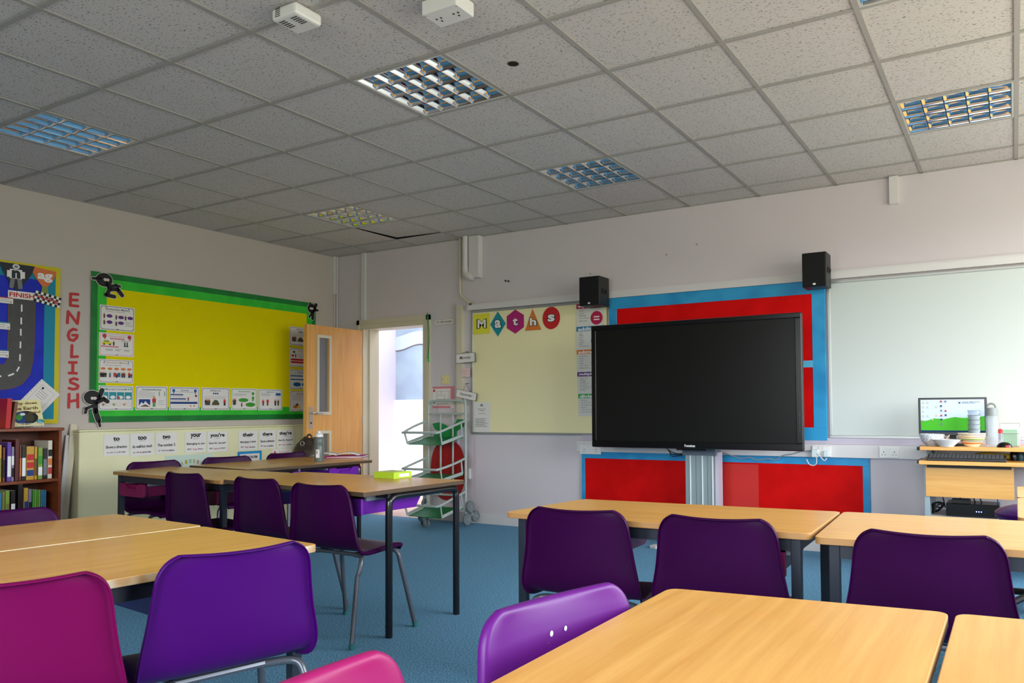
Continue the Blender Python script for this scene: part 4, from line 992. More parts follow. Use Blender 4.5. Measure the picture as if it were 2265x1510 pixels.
# Maths letters
def mletter(c_, label, tl, br, shape, m):
    c, w_, h_, rz = wallrect('F', tl, br, .0165)
    t = thing('maths_letter', label, 'letter', c, 0, 'letters of the word Maths')
    sh = dict(sq=[(-1, -1), (1, -1), (1, 1), (-1, 1)], di=[(-1, 0), (0, -1), (1, 0), (0, 1)], hx=[(-1, -.5), (0, -1), (1, -.5), (1, .5), (0, 1), (-1, .5)], tr=[(-1, -1), (1, -1), (-.05, 1)], ci=[(math.cos(2*PI*i/32), math.sin(2*PI*i/32)) for i in range(32)])[shape]
    b = MB(); b.wprism([(x*w_/2, z*h_/2) for x, z in sh], -.0015, 0, m); b.build('shape', t)
    dz = -.02 if shape == 'tr' else 0; lw = w_*.40*(1.3 if c_ == 'M' else 1); lh = h_*(.42 if c_ == 'M' else .32 if c_ not in 'h' else .36)
    if c_ == 't': lw *= .75
    b = MB(); add_text(b, c_, 0, dz, lw*1.22, lh*1.14, -.0018, INK, .07); b.build('outline', t)
    b = MB(); add_text(b, c_, 0, dz, lw, lh, -.0024, WHT, .035); b.build('letter', t)
mletter('M', 'letter M on a yellow square at top left of the whiteboard', (1048, 695), (1083.5, 737), 'sq', mat('letter_yellow', (226, 220, 60), .5))
mletter('a', 'letter a on a teal diamond in the word Maths', (1084, 690), (1119, 743), 'di', TEAL)
mletter('t', 'letter t on a magenta hexagon in the word Maths', (1121, 686), (1159, 736.5), 'hx', MAG)
mletter('h', 'letter h on an orange triangle in the word Maths', (1161, 684), (1197.5, 729), 'tr', ORG)
mletter('s', 'letter s on a red circle, last of the word Maths', (1200, 680), (1239, 726.5), 'ci', RED)
def opp(title, m, tl, br, words, sym, label):
    t, w_, h_, p = sheet('operation_poster', label, 'poster', 'F', tl, br, .018, mat('faded_paper', (214, 212, 204), .6), 'maths word posters beside the screen')
    hw_ = min(.86, .095*len(title)); p.r(0, .8, 1, 1, m).t(title, .06+hw_/2, .895, hw_, .15, WHT, .03).out('header', t)
    p = Print(w_, h_, -.0022); n_ = len(words)
    for k, wd_ in enumerate(words): p.t(wd_, .08+.018*len(wd_)+.02, .72-k*.64/max(n_, 6), .036*len(wd_), .06, INKG, 0)
    p.out('word_list', t)
    p = Print(w_, h_, -.0024); a = w_/h_; p.e(.74, .38, .22, .22*a*1.0, m, 26)
    if sym == '=': p.r(.64, .4, .84, .45, WHT); p.r(.64, .29, .84, .34, WHT)
    elif sym == '+': p.r(.64, .355, .84, .405, WHT); p.r(.715, .26, .765, .5, WHT)
    elif sym == '-': p.r(.64, .355, .84, .405, WHT)
    elif sym == 'x': p.t('x', .74, .38, .18, .2, WHT, .04)
    else: p.r(.64, .355, .84, .405, WHT); p.e(.74, .49, .03, .04, WHT, 10); p.e(.74, .27, .03, .04, WHT, 10)
    p.out('symbol', t)
opp('equals', mat('crimson', (180, 24, 70), .5), (1275, 673), (1336, 722), ['makes', 'total', 'same as', 'equivalent', 'balanced'], '=', 'equals poster with crimson header and equals sign, topmost of the strip')
opp('addition', SKY, (1275, 723), (1338, 772), ['add', 'more', 'plus', 'make', 'total', 'sum', 'altogether'], '+', 'addition poster with blue header beside the screen')
opp('subtraction', ORG, (1275.5, 774), (1339, 821), ['subtract', 'minus', 'take', 'less', 'take away', 'difference'], '-', 'subtraction poster with orange header, half hidden by the screen')
opp('multiplication', VIO, (1277, 823), (1340, 870.5), ['lots of', 'times', 'double', 'groups of', 'product', 'multiply by', 'repeated', 'array'], 'x', 'multiplication poster with purple header, half hidden by the screen')
opp('division', mat('leaf_green', (40, 160, 70), .5), (1279, 871), (1341, 920), ['divide', 'divided by', 'divided into', 'share', 'share equally', 'equal groups'], '/', 'division poster with green header, lowest of the strip')
t, w_, h_, p = sheet('certificate', 'white sheet with small crest taped inside the lower left whiteboard corner', 'sheet', 'F', (1047, 889), (1084.5, 957), .0165, PAPER)
p.e(.5, .9, .07, .04, INKG, 10); p.r(.4, .86, .6, .88, INKG); p.t('BEST KEPT CLASS', .5, .77, .44, .03, INK).t('Certificate', .5, .72, .28, .03, INK).lines(.28, .72, .6, .62, 1).lines(.12, .88, .2, .46, 9); p.out('print', t)
# hanging day signs
def hang(label, txt, tl, br, rl, peg, off=.06):
    c, w_, h_, rz = wallrect('F', tl, br, off); t = thing('hanging_sign', label, 'sign', c, 0, 'hanging day and month signs'); t.rotation_euler = (0, rl, 0)
    rr = .008; pts = []
    for cx, cz, a0 in ((w_/2-rr, h_/2-rr, 0), (-w_/2+rr, h_/2-rr, 90), (-w_/2+rr, -h_/2+rr, 180), (w_/2-rr, -h_/2+rr, 270)):
        for k in range(4): a = math.radians(a0+30*k); pts.append((cx+rr*math.cos(a), cz+rr*math.sin(a)))
    b = MB(); b.wprism(pts, -.006, 0, mat('sign_rim', (86, 80, 74), .5)); b.build('board', t)
    b = MB(); b.wprism([(x*.965, z*.93) for x, z in pts], -.0068, -.005, PAPER); b.build('face', t)
    b = MB(); add_text(b, txt, 0, 0, w_*.6, h_*.42, -.0072, INK, .005, .25); b.build('lettering', t)
    Mi = Matrix.Rotation(-rl, 3, 'Y'); pl = Mi@(hit(peg[0], peg[1], 1, -off)-c)
    b = MB(); b.tube([(-w_*.18, -.003, h_/2-.004), tuple(pl), (w_*.18, -.003, h_/2-.004)], .0016, INK, 6, 1); b.tube([tuple(pl), tuple(pl+Vector((0, off-.01, .002)))], .003, INK, 6, 1); b.build('string', t)
hang('small white hanging sign reading Monday', 'Monday', (1009, 782), (1051.5, 801), -.04, (1030, 778))
hang('small white hanging sign reading September, hung crooked on a string', 'September', (1009, 865), (1055, 882), .19, (1030, 848))
t, w_, h_, p = sheet('pink_note', 'faint pink note on the trunking between the day and month signs', 'note', 'F', (1020.5, 815), (1040, 833), .052, mat('pale_pink_note', (226, 196, 192), .6)); p.lines(.15, .85, .3, .7, 3, PNK, .03).out('writing', t)
t, w_, h_, p = sheet('timetable_label', 'narrow white label high up between the doorway and the whiteboard', 'label', 'F', (960, 706), (1005, 717.5), .003, PAPER); p.border(INKG, .06, .05, .02); p.t('Our daily timetable', .5, .5, .76, .5, INK, 0, .1).out('lettering', t)
t = thing('light_switch', 'square cream light switch right of the doorway', 'switch', hit(986.5, 839, 1, 0)); b = MB(); b.box((-.045, -.01, -.045), (.045, 0, .045), mat('cream_plastic', (222, 208, 150), .4)); b.build('plate', t, bevel=.003)
b = MB(); b.box((-.012, -.016, -.02), (.012, -.009, .02), MATS['cream_plastic']); b.build('rocker', t, bevel=.002)
for s_ in (-.03, .03): b = MB(); b.lathe([(.003, 0), (.003, .001)], INK, M_=Matrix.Translation((s_, -.0101, 0))@Matrix.Rotation(PI/2, 4, 'X'), n=8); b.build('screw', t)
t, w_, h_, p = sheet('evacuation_plan', 'pink edged floor plan notice below the light switch', 'notice', 'F', (957, 855), (1005.5, 902), .003, PAPER)
p.r(0, .9, 1, 1, PNK).r(.82, .28, 1, .92, PNK).r(0, .0, .82, .1, PNK).r(.03, .76, .12, .86, RED).r(.03, .22, .12, .3, TEAL).out('coloured_bands', t)
p = Print(w_, h_, -.003); 
for u0, v0, u1, v1 in ((.2, .78, .78, .79), (.2, .4, .78, .41), (.2, .4, .21, .79), (.77, .4, .78, .79), (.4, .6, .41, .79), (.55, .4, .56, .62), (.2, .58, .55, .59)): p.r(u0, v0, u1, v1, INKG)
p.lines(.2, .8, .16, .3, 3).out('plan_lines', t)
# green lanyard on the door frame
t = thing('green_lanyard', 'thin green string hanging from the top right of the door frame', 'string', hit(946, 695, 1, -.04))
L0_ = t.location.copy(); q = lambda px, py: tuple(hit(px, py, 1, -.04)-L0_)
b = MB(); b.tube([q(945, 692), q(947, 740), q(946.5, 790)], .0035, mat('green_cord', (20, 130, 60), .6), 6, 3); b.tube([q(946, 692), q(950, 740), q(947.5, 790)], .0025, MATS['green_cord'], 6, 3); b.build('cord', t)
b = MB(); b.ball(q(947, 790), (.014, .008, .018), mat('green_knot', (30, 180, 60), .6)); b.ball(q(948, 797), (.008, .006, .02), MATS['green_knot']); b.build('knot', t, True)
b = MB(); b.ball(q(946, 702), (.012, .008, .02), MATS['green_cord']); b.build('clip', t, True)

# red and blue notice boards
def rboard(label, x0, x1, z0, z1, bd, y=-.03, mid=None, seam=None):
    t = thing('notice_board', label, 'notice board', ((x0+x1)/2, 0, (z0+z1)/2)); w_, h_ = x1-x0, z1-z0
    b = MB(); b.box((-w_/2+.004, y, -h_/2+.004), (w_/2-.004, -.001, h_/2-.004), RF); b.build('backing', t)
    b = MB(); e0 = .002
    for a_, c_ in (((-w_/2, -h_/2), (w_/2, -h_/2+bd[3])), ((-w_/2, h_/2-bd[1]), (w_/2, h_/2)), ((-w_/2, -h_/2+bd[3]), (-w_/2+bd[0], h_/2-bd[1])), ((w_/2-bd[2], -h_/2+bd[3]), (w_/2, h_/2-bd[1]))):
        b.box((a_[0], y-.003, a_[1]), (c_[0], -.002, c_[1]), CB)
    b.build('paper_border', t, bevel=.002)
    if mid: b = MB(); b.box((w_/2-mid[2], y-.004, mid[0]-(z0+z1)/2), (w_/2-bd[2]+.003, y-.0005, mid[1]-(z0+z1)/2), mat('pale_cyan_paper', (90, 178, 212), .5)); b.build('paper_strip', t)
    if seam: b = MB(); b.box((-w_/2+bd[0], y-.0012, -h_/2+bd[3]), (seam-(x0+x1)/2, y-.0004, h_/2-bd[1]-.012), mat('red_overlap', (200, 34, 26), .55)); b.build('overlap_sheet', t)
    return t
X0 = fx(1348, 720, -.03); X1 = fx(1827, 800, -.03)
rboard('large red notice board with blue paper border behind the big screen', X0, X1, .855, 2.095, (.075, .10, .10, .10), mid=(fz(1790, 812, -.03), fz(1790, 797, -.03), .55))
rboard('low red board with blue border left of the screen column', fx(1287, 1060, -.03), fx(1560, 1060, -.03), .25, TZ0, (.035, .06, .03, .05))
rboard('low red board with blue border right of the screen column', fx(1583, 1060, -.03), fx(1924.5, 1070, -.03), .25, TZ0, (.03, .06, .05, .05), seam=fx(1678, 1070, -.03))

# speakers
def speaker(label, x0, x1, y0, y1, z0, z1):
    t = thing('wall_speaker', label, 'speaker', ((x0+x1)/2, (y0+y1)/2, (z0+z1)/2), 0, 'black speakers above the screen')
    w_, d_, h_ = (x1-x0)/2, (y1-y0)/2, (z1-z0)/2
    b = MB(); b.box((-w_, -d_+.012, -h_), (w_, d_, h_), mat('speaker_black', (24, 26, 26), .45)); b.build('cabinet', t, bevel=.006)
    b = MB(); b.box((-w_+.004, -d_, -h_+.004), (w_-.004, -d_+.013, h_-.004), mat('grille_cloth', (12, 12, 13), .9)); b.build('grille', t, bevel=.005)
    b = MB(); b.box((.0-.008, -d_-.001, -h_+.012), (.012, -d_, -h_+.026), mat('logo_silver', (210, 210, 210), .3)); b.build('badge', t)
    b = MB(); b.box((w_, -.035, -.02), (w_+.006, .05, .02), BLK); b.tube([(w_+.012, .02, 0), (w_, .02, 0)], .014, BLK, 10, 1); b.box((-.02, d_, -.04), (.02, -(y0+y1)/2, .04), BLK); b.build('bracket', t); return t
speaker('black wall speaker on the left, above the equals poster', 3.272, 3.47, -.3, -.1, 2.008, 2.262)
speaker('black wall speaker on the right, above the corner of the blank whiteboard', 5.185, 5.362, -.3, -.12, 2.01, 2.268)
for k, (a, lb) in enumerate((((1308, 606), 'small brass screw hook with curled wire above the left speaker'),)):
    t = thing('screw_hook', lb, 'hook', hit(a[0], a[1], 1, 0)); b = MB(); b.tube([(0, 0, 0), (0, -.03, 0), (0, -.035, .006)], .003, mat('brass', (190, 160, 90), .3, metal=.7), 6, 2); b.build('hook', t)
    b = MB(); b.tube([(0, -.02, 0), (.03, -.02, .006), (.07, -.02, -.004), (.09, -.015, -.03)], .0012, WHT, 5, 3); b.build('wire', t)
for px, py, lb in ((1119, 621, 'left dark wall plug hole above the Maths board'), (1125.5, 622, 'right dark wall plug hole above the Maths board')):
    b = MB(); b.lathe([(.009, 0), (.009, .012), (.005, .014)], mat('plug_dark', (50, 34, 34), .6), M_=Matrix.Rotation(PI/2, 4, 'X'), n=10); o = b.build('wall_plug'); o.location = hit(px, py, 1, 0); tag(o, lb, 'wall plug')
for px, py, lb in ((1474, 563, 'small chipped mark on the wall above the screen'), (1541, 540, 'small pale chip high on the wall, up and right of the screen mark')):
    b = MB(); b.lathe([(.010, 0), (.008, .002)], mat('chip_tan', (176, 158, 120), .8), M_=Matrix.Rotation(PI/2, 4, 'X'), n=7); o = b.build('wall_mark'); o.location = hit(px, py, 1, 0); tag(o, lb, 'wall mark')

# big screen on its column
sy_ = -.55; SX0, SX1 = fx(1309, 860, sy_), fx(1775, 860, sy_); SZ0, SZ1 = .797, 1.797
t = thing('interactive_screen', 'large switched-off black interactive screen on a grey column', 'screen', ((SX0+SX1)/2, sy_, (SZ0+SZ1)/2))
w_, h_ = SX1-SX0, SZ1-SZ0
b = MB(); e = .055
b.box((-w_/2, 0, -h_/2), (w_/2, .05, h_/2), mat('screen_shell', (14, 14, 15), .35)); b.box((-w_/2+.1, .05, -h_/2+.1), (w_/2-.1, .1, h_/2-.1), MATS['screen_shell']); b.build('housing', t, bevel=.012, seg=3)
b = MB()
for a_, c_ in (((-w_/2+.004, -h_/2+.004), (w_/2-.004, -h_/2+e)), ((-w_/2+.004, h_/2-.04), (w_/2-.004, h_/2-.004)), ((-w_/2+.004, -h_/2+e), (-w_/2+.045, h_/2-.04)), ((w_/2-.045, -h_/2+e), (w_/2-.004, h_/2-.04))): b.box((a_[0], -.012, a_[1]), (c_[0], .002, c_[1]), BLKG)
b.build('bezel', t, bevel=.004)
b = MB(); b.box((-w_/2+.04, -.003, -h_/2+.05), (w_/2-.04, .002, h_/2-.035), mat('dark_panel', (20, 20, 18), .3, spec=.25)); b.build('display_panel', t)
b = MB(); add_text(b, 'Promethean', 0, -h_/2+.026, .085, .02, -.0125, WHT, .02); b.build('brand_lettering', t)
for k in range(8): b = MB(); b.ball((w_/2-.02, -.0125, -h_/2+.15+k*.018), .0022, INKG, 6); b.build('button', t)
b = MB(); b.tube([(-.12, .02, -h_/2-.004), (.12, .02, -h_/2-.004)], .008, BLK, 6, 1); b.build('sensor_bar', t)
t = thing('screen_column', 'ribbed grey metal column standing under the big screen', 'stand', ((fx(1516, 1060, -.32)+fx(1578, 1060, -.32))/2, -.25, 0))
cx = t.location.x; w_ = fx(1578, 1060, -.32)-fx(1516, 1060, -.32)
COL = mat('column_grey', (150, 164, 164), .4, metal=.3)
b = MB(); b.box((-w_/2, -.07, .03), (w_/2, .08, .74), COL); b.box((-w_/2+.03, -.03, .74), (w_/2-.03, .06, 1.7), COL); b.build('post', t, bevel=.004)
for k, u in enumerate((.19, .62, .98)): b = MB(); b.box((-w_/2+u*w_-.003, -.078, .05), (-w_/2+u*w_+.003, -.07, .735), mat('bright_rib', (235, 238, 240), .25)); b.build('rib', t)
for u in (.39, .8): b = MB(); b.box((-w_/2+u*w_-.0015, -.0705, .05), (-w_/2+u*w_+.0015, -.07, .735), mat('dark_groove', (70, 80, 84), .5)); b.build('groove', t)
b = MB(); b.box((w_/2+.004, -.04, .03), (w_/2+.035, .05, .76), mat('lilac_duct', (190, 180, 192), .4)); b.build('side_duct', t)
b = MB(); b.box((-w_/2-.02, -.08, .735), (w_/2+.02, .06, .8), mat('mount_grey', (96, 104, 116), .4)); b.build('mount_head', t)
b = MB(); b.box((-w_/2, .03, 1.05), (w_/2, -.2+.0, 1.55), BLK); b.build('mount_plate', t)
for s_ in (-1, 1):
    b = MB(); b.prism([(s_*.02, -.05), (s_*.02, .06), (s_*.34, -.16), (s_*.36, -.24), (s_*.30, -.26)], .0, .025, mat('foot_pale', (206, 204, 200), .4)); b.build('foot', t, bevel=.004)
def cable(name, label, pts, r_, m, n=6): 
    o_ = Vector(pts[0]); b = MB(); b.tube([tuple(Vector(p)-o_) for p in pts], r_, m, n, 5); o = b.build(name, smooth=True); o.location = o_; return tag(o, label, 'cable')
Q = lambda px, py, y=-.075: tuple(hit(px, py, 1, y))
cable('white_cable', 'white cable sagging from the column to the plug under the right board', [Q(1582, 1000), Q(1600, 1002), Q(1622, 1008), Q(1640, 1014), Q(1658, 1011), Q(1675, 1017), Q(1700, 1014), Q(1715, 1017), Q(1732, 1007), Q(1755, 1003), Q(1772, 998), Q(1797, 997)], .0045, mat('grey_cable', (140, 144, 150), .4))
cable('looped_cable', 'thick white cable hanging in a loop beside the screen column', [Q(1577, 996, -.2), Q(1578, 1030, -.2), Q(1580, 1052, -.2), Q(1586, 1063, -.2), Q(1593, 1058, -.2), Q(1591, 1050, -.2), Q(1585, 1048, -.2)], .007, CABW, 8)
for k, (dy, sag) in enumerate(((0, 0), (3, 5), (7, 10))): cable('black_cable', ('upper', 'middle', 'lowest')[k]+' black cable drooping under the screen left of the column', [Q(1473+k*4, 990+dy, -.3), Q(1485, 999+dy+sag*.2, -.3), Q(1500, 1003+sag*.5, -.3), Q(1524, 1002+sag*.1, -.3)], .0035, CABB)
# sockets and plugs on the trunking
def socket(label, px0, px1, py, yy=-.062, h_=.085):
    a = hit(px0, py, 1, yy); c = hit(px1, py, 1, yy); w_ = c.x-a.x
    t = thing('double_socket', label, 'socket', ((a.x+c.x)/2, yy, a.z), 0, 'double sockets on the trunking')
    b = MB(); b.box((-w_/2, -.012, -h_/2), (w_/2, .001, h_/2), SOCK); b.build('plate', t, bevel=.003)
    for s_ in (-w_*.27, w_*.27):
        for dx, dz, a_, c_ in ((0, .012, .0025, .005), (-.011, -.008, .004, .002), (.011, -.008, .004, .002)): b = MB(); b.box((s_+dx-a_, -.0126, dz-.012-c_), (s_+dx+a_, -.0119, dz-.012+c_), INK); b.build('pin_hole', t)
        b = MB(); sx2 = s_*.35; b.box((sx2-.007, -.016, .018), (sx2+.007, -.011, .034), SOCK); b.build('rocker', t, bevel=.001)
    return t
socket('white double socket at the left end of the trunking beneath the Maths board', 1283, 1330, 993)
socket('white double socket left of the computer desk', 1945, 1989, 999)
socket('white double socket with two plugs, below the right edge of the red board', 1797, 1839, 997)
def plug(label, px, py, s_, cablepts):
    t = thing('plug', label, 'plug', hit(px, py, 1, -.075), 0, 'plugs in the socket under the red board')
    b = MB(); b.box((-.022*s_, -.03, -.026*s_), (.022*s_, .0, .026*s_), mat('plug_white', (214, 226, 224), .35)); b.build('body', t, bevel=.006)
    b = MB(); o_ = t.location; b.tube([tuple(Vector(p)-o_) for p in cablepts], .004, CABW, 6, 4); b.build('lead', t, True)
plug('white plug in the left half of the socket near the red board corner', 1804, 1002, 1.15, [Q(1806, 1010, -.09), Q(1806, 1024, -.09), Q(1800, 1029, -.08), Q(1790, 1026, -.08), Q(1784, 1015, -.08)])
plug('white plug in the right half of the socket with its lead curling left', 1829, 1003, .95, [Q(1829, 1012, -.09), Q(1825, 1018, -.09), Q(1820, 1016, -.09), Q(1812, 1006, -.11), Q(1808, 1003, -.11)])
t = thing('wall_socket', 'small white socket box low on the wall behind the trolley', 'socket', hit(1036, 1047, 1, 0)); b = MB(); b.box((-.035, -.03, -.05), (.035, 0, .05), SOCK); b.build('box', t, bevel=.004)
b = MB(); b.box((-.008, -.034, -.01), (.008, -.029, .012), SOCK); b.build('rocker', t)

# ---------------------------------------------------------------- trolley with apple
tx0, tx1 = fx(948, 1000, -.22), fx(1030, 1000, -.22); ty = -.22
t = thing('fruit_trolley', 'pale metal three-shelf trolley with red apple panel beside the doorway', 'trolley', ((tx0+tx1)/2, ty, 0))
tw = (tx1-tx0)/2; TM = mat('trolley_grey', (168, 178, 172), .35); GS = speckle(mat('green_shelf', (10, 126, 70), .45, spec=.25), (8, 116, 64), (14, 136, 78), 30)
zl = lambda py, y=ty: fz(990, py, y)
b = MB(); zt_ = zl(886); b.tube([(-tw, 0, .1), (-tw, 0, zt_-.09), (-tw+.025, 0, zt_-.02), (-tw+.09, 0, zt_), (tw-.09, 0, zt_), (tw-.025, 0, zt_-.02), (tw, 0, zt_-.09), (tw, 0, .1)], .013, TM, 10, 4); b.build('main_frame', t, True)
for nm, py in (('upper_bar', 915), ('lower_bar', 1094)): b = MB(); z = zl(py); b.tube([(-tw, 0, z), (tw, 0, z)], .011, TM, 8, 1); b.build('cross_bar', t)
for u in (-.33, .33): b = MB(); b.tube([(tw*u*1.0, 0, zl(1094)), (tw*u, 0, zl(915))], .010, TM, 8, 1); b.build('back_bar', t)
b = MB(); zc = (zl(974)+zl(1107))/2; zh = (zl(974)-zl(1107))/2; ap = []
for i in range(40):
    a = 2*PI*i/40; x = tw*.93*(abs(math.cos(a))**.7)*(1 if math.cos(a) > 0 else -1)*(1 if math.sin(a) > 0 else .82+.18*abs(math.cos(a))); z = zh*math.sin(a)
    ap.append((x, zc+z-(.02*math.exp(-(x/.07)**2) if z > 0 else 0)))
b.wprism(ap, .012, .02, mat('apple_red', (150, 10, 12), .4)); b.build('apple_panel', t)
LF = mat('leaf_panel_green', (24, 130, 60), .45)
b = MB(); zq = zl(972); b.wprism([(-.02, zq-.01), (.10, zq-.01), (.11, zq+.08), (.20, zq+.13), (.21, zq+.19), (.12, zq+.20), (.06, zq+.12), (.04, zq+.10)], .012, .018, LF); b.build('leaf_panel', t)
b = MB(); b.wprism([(.05, zq-.01), (.04, zq+.10), (-.02, zq+.14), (-.10, zq+.17), (-.19, zq+.155), (-.16, zq+.10), (-.10, zq+.08), (-.17, zq+.045), (-.19, zq-.005), (-.08, zq-.01)], .011, .017, LF); b.build('leaf_panel', t)
for zf, zbk in ((982, 966), (1062, 1048), (1141, 1121)):
    yb_, yf_ = -.02, -.33; z1_ = fz(990, zbk, ty+yb_); z0_ = fz(920, zf, ty+yf_)
    b = MB(); b.add([(-tw+.015, yb_, z1_), (tw-.015, yb_, z1_), (tw-.03, yf_, z0_), (-tw+.03, yf_, z0_), (-tw+.015, yb_, z1_-.006), (tw-.015, yb_, z1_-.006), (tw-.03, yf_, z0_-.006), (-tw+.03, yf_, z0_-.006)], [(0, 1, 2, 3), (7, 6, 5, 4), (0, 4, 5, 1), (1, 5, 6, 2), (2, 6, 7, 3), (3, 7, 4, 0)], GS); b.build('shelf', t)
    b = MB(); zr = .115; zrb = .155
    b.tube([(-tw, -.01, z1_+zrb), (-tw-.005, -.18, z1_+zrb-.04), (-tw+.01, -.37, z0_+zr), (-tw+.06, -.40, z0_+zr-.003), (tw-.08, -.40, z0_+zr-.003), (tw-.02, -.37, z0_+zr+.002), (tw+.003, -.18, z1_+zrb-.04), (tw, -.01, z1_+zrb)], .0115, TM, 8, 4); b.build('rail', t, True)
    for s_ in (-1, 1):
        b = MB(); b.beam((s_*(tw-.02), -.33, z0_), (s_*(tw-.01), -.365, z0_+zr), .006, .018, TM); b.beam((s_*(tw-.015), -.03, z1_+.01), (s_*(tw-.015), -.05, z1_+zrb-.02), .006, .018, TM); b.beam((s_*(tw-.02), -.33, z0_+.012), (s_*(tw-.015), -.03, z1_+.016), .006, .028, TM); b.build('side_bracket', t)
# wheels
for s_ in (-1, 1):
    cx_ = s_*(tw+.045); hub = Vector((cx_, .02, .115))
    b = MB()
    for k in range(3):
        a = math.radians(90+120*k+8); e_ = hub+Vector((0, math.cos(a)*.075, math.sin(a)*.07)); b.beam(hub, e_, .02, .028, mat('wheel_arm', (120, 132, 134), .4), up=(1, 0, 0))
    b.lathe([(.018, -.02), (.018, .02)], MATS['wheel_arm'], M_=Matrix.Translation(hub)@Matrix.Rotation(PI/2, 4, 'Y'), n=12); b.tube([tuple(hub), (s_*tw, .02, .115)], .009, TM, 8, 1); arm = b.build('wheel_hub', t)
    for k in range(3):
        a = math.radians(90+120*k+8); e_ = hub+Vector((0, math.cos(a)*.078, math.sin(a)*.072)); b = MB()
        Mw = Matrix.Translation(e_)@Matrix.Rotation(PI/2, 4, 'Y')
        b.lathe([(.03, -.012), (.052, -.014), (.056, -.008), (.056, .008), (.052, .014), (.03, .012)], mat('grey_tyre', (112, 120, 122), .5), M_=Mw, n=24); b.lathe([(.012, -.018), (.012, .018)], ALU, M_=Mw, n=10); b.build('wheel', arm, True)
for s_ in (-.05, ):
    pc = hit(940, 1152, 1, -.22-.26); lx = pc.x-(tx0+tx1)/2
    b = MB(); Mw = Matrix.Translation((lx, -.24, .04))@Matrix.Rotation(PI/2, 4, 'X')@Matrix.Rotation(0, 4, 'Z'); b.lathe([(.022, -.011), (.036, -.012), (.04, -.007), (.04, .007), (.036, .012), (.022, .011)], MATS['grey_tyre'], M_=Mw, n=20); b.lathe([(.01, -.016), (.01, .016)], ALU, M_=Mw, n=10); wl = b.build('castor', t, True)
    b = MB(); b.box((lx-.012, -.26, .04), (lx+.012, -.257, .09), ALU); b.box((lx-.012, -.222, .04), (lx+.012, -.219, .09), ALU); b.box((lx-.02, -.265, .085), (lx+.02, -.215, .095), ALU); b.build('fork', wl)
b = MB(); Mw = Matrix.Translation((-.11, -.2, .04))@Matrix.Rotation(PI/2, 4, 'X'); b.lathe([(.022, -.011), (.036, -.012), (.04, 0), (.036, .012), (.022, .011)], mat('dark_tyre', (40, 42, 46), .5), M_=Mw, n=20); b.box((-.122, -.22, .04), (-.098, -.215, .095), ALU); b.build('castor', t, True)

# ---------------------------------------------------------------- computer desk
dy = -.62; DXl = fx(2034, 990, -.60); DXr = 7.15; cxd = (DXl+DXr)/2; dw = (DXr-DXl)/2
zt1 = fz(2100, 988, -.60); zk = fz(2100, 1020, -.68)
t = thing('computer_desk', 'beech computer workstation with raised shelf and keyboard shelf at right', 'desk', (cxd, -.35, 0))
b = MB(); b.box((-dw, -.25, zt1-.025), (dw, .29, zt1), BEECH_X); b.build('monitor_shelf', t, bevel=.003)
b = MB(); b.box((-dw, -.33, zk-.025), (.25, .20, zk), BEECH_X); b.build('keyboard_shelf', t, bevel=.003)
for z in (zt1-.02, zk-.02): b = MB(); b.box((-dw-.022, -.2, z-.008), (-dw+.002, .1, z+.012), BLK); b.build('clamp', t)
zm0 = fz(2060, 1097, -.55)
b = MB(); b.box((fx(2048, 1060, -.55)-cxd, -.21, zm0), (fx(2243, 1060, -.55)-cxd, -.19, zk-.03), BEECH_X); b.build('modesty_panel', t)
b = MB(); b.box((fx(2048, 1060, -.55)-cxd+.01, -.225, zk-.05), (fx(2238, 1060, -.55)-cxd, -.19, zk-.026), BLK); b.build('shadow_rail', t)  # black strip stands in for the shade below the keyboard shelf
for x in (-dw+.02, dw-.05): b = MB(); b.box((x, -.2, 0), (x+.03, .25, zk-.02), mat('desk_leg', (150, 166, 172), .4)); b.box((x, .0, zk-.02), (x+.03, .25, zt1-.025), MATS['desk_leg']); b.build('side_leg', t)
zs = fz(2150, 1143, -.45); b = MB(); b.box((-dw+.05, -.18, zs-.02), (dw-.05, .25, zs), TRIM); b.build('lower_shelf', t)
ZD = zt1+.0005
# monitor
my = -.36; mx0, mx1 = fx(2031.5, 920, my), fx(2183.5, 920, my); mz1, mz0 = fz(2100, 879, my), fz(2100, 963, my)
t = thing('computer_monitor', 'switched-on computer monitor with blue sky and green hills on the desk', 'monitor', ((mx0+mx1)/2, my, ZD)); w_ = mx1-mx0; h_ = mz1-mz0; zc = (mz0+mz1)/2-ZD
b = MB(); b.box((-w_/2, 0, zc-h_/2), (w_/2, .03, zc+h_/2), BLKG); b.box((-.1, .03, zc-.1), (.1, .05, zc+.1), BLK); b.build('casing', t, bevel=.003)
b = MB(); b.box((-.02, .02, .01), (.02, .05, zc), BLK); b.lathe([(.1, 0), (.1, .008), (.04, .014)], BLK, n=24, c=(0, .03, 0)); b.build('stand', t)
sw, sh = w_-.03, h_-.035
def em(name, col, e=1.0): return mat('screen_'+name, tuple(int(c_*.92) for c_ in col), .5, emit=e*.5, spec=.2)
p = Print(sw, sh, -.0008); p.r(0, 0, 1, 1, em('sky', (196, 216, 246), .9)); 
hills = [(0, .36), (.06, .35), (.12, .37), (.2, .43), (.28, .42), (.36, .40), (.46, .44), (.54, .47), (.62, .45), (.7, .44), (.8, .48), (.9, .46), (1, .5)]
p.p([(0, .0)]+[(1, 0)]+hills[::-1], em('green', (70, 176, 40), .8)); p.r(0, 0, 1, .06, em('bar', (20, 50, 90), .6)); 
mbp = p; mbp.mb.v = [v+Vector((0, 0, zc+.004)) for v in mbp.mb.v]; p.out('display', t)
p = Print(sw, sh, -.0022); ic = em('icon', (120, 120, 150), .5)
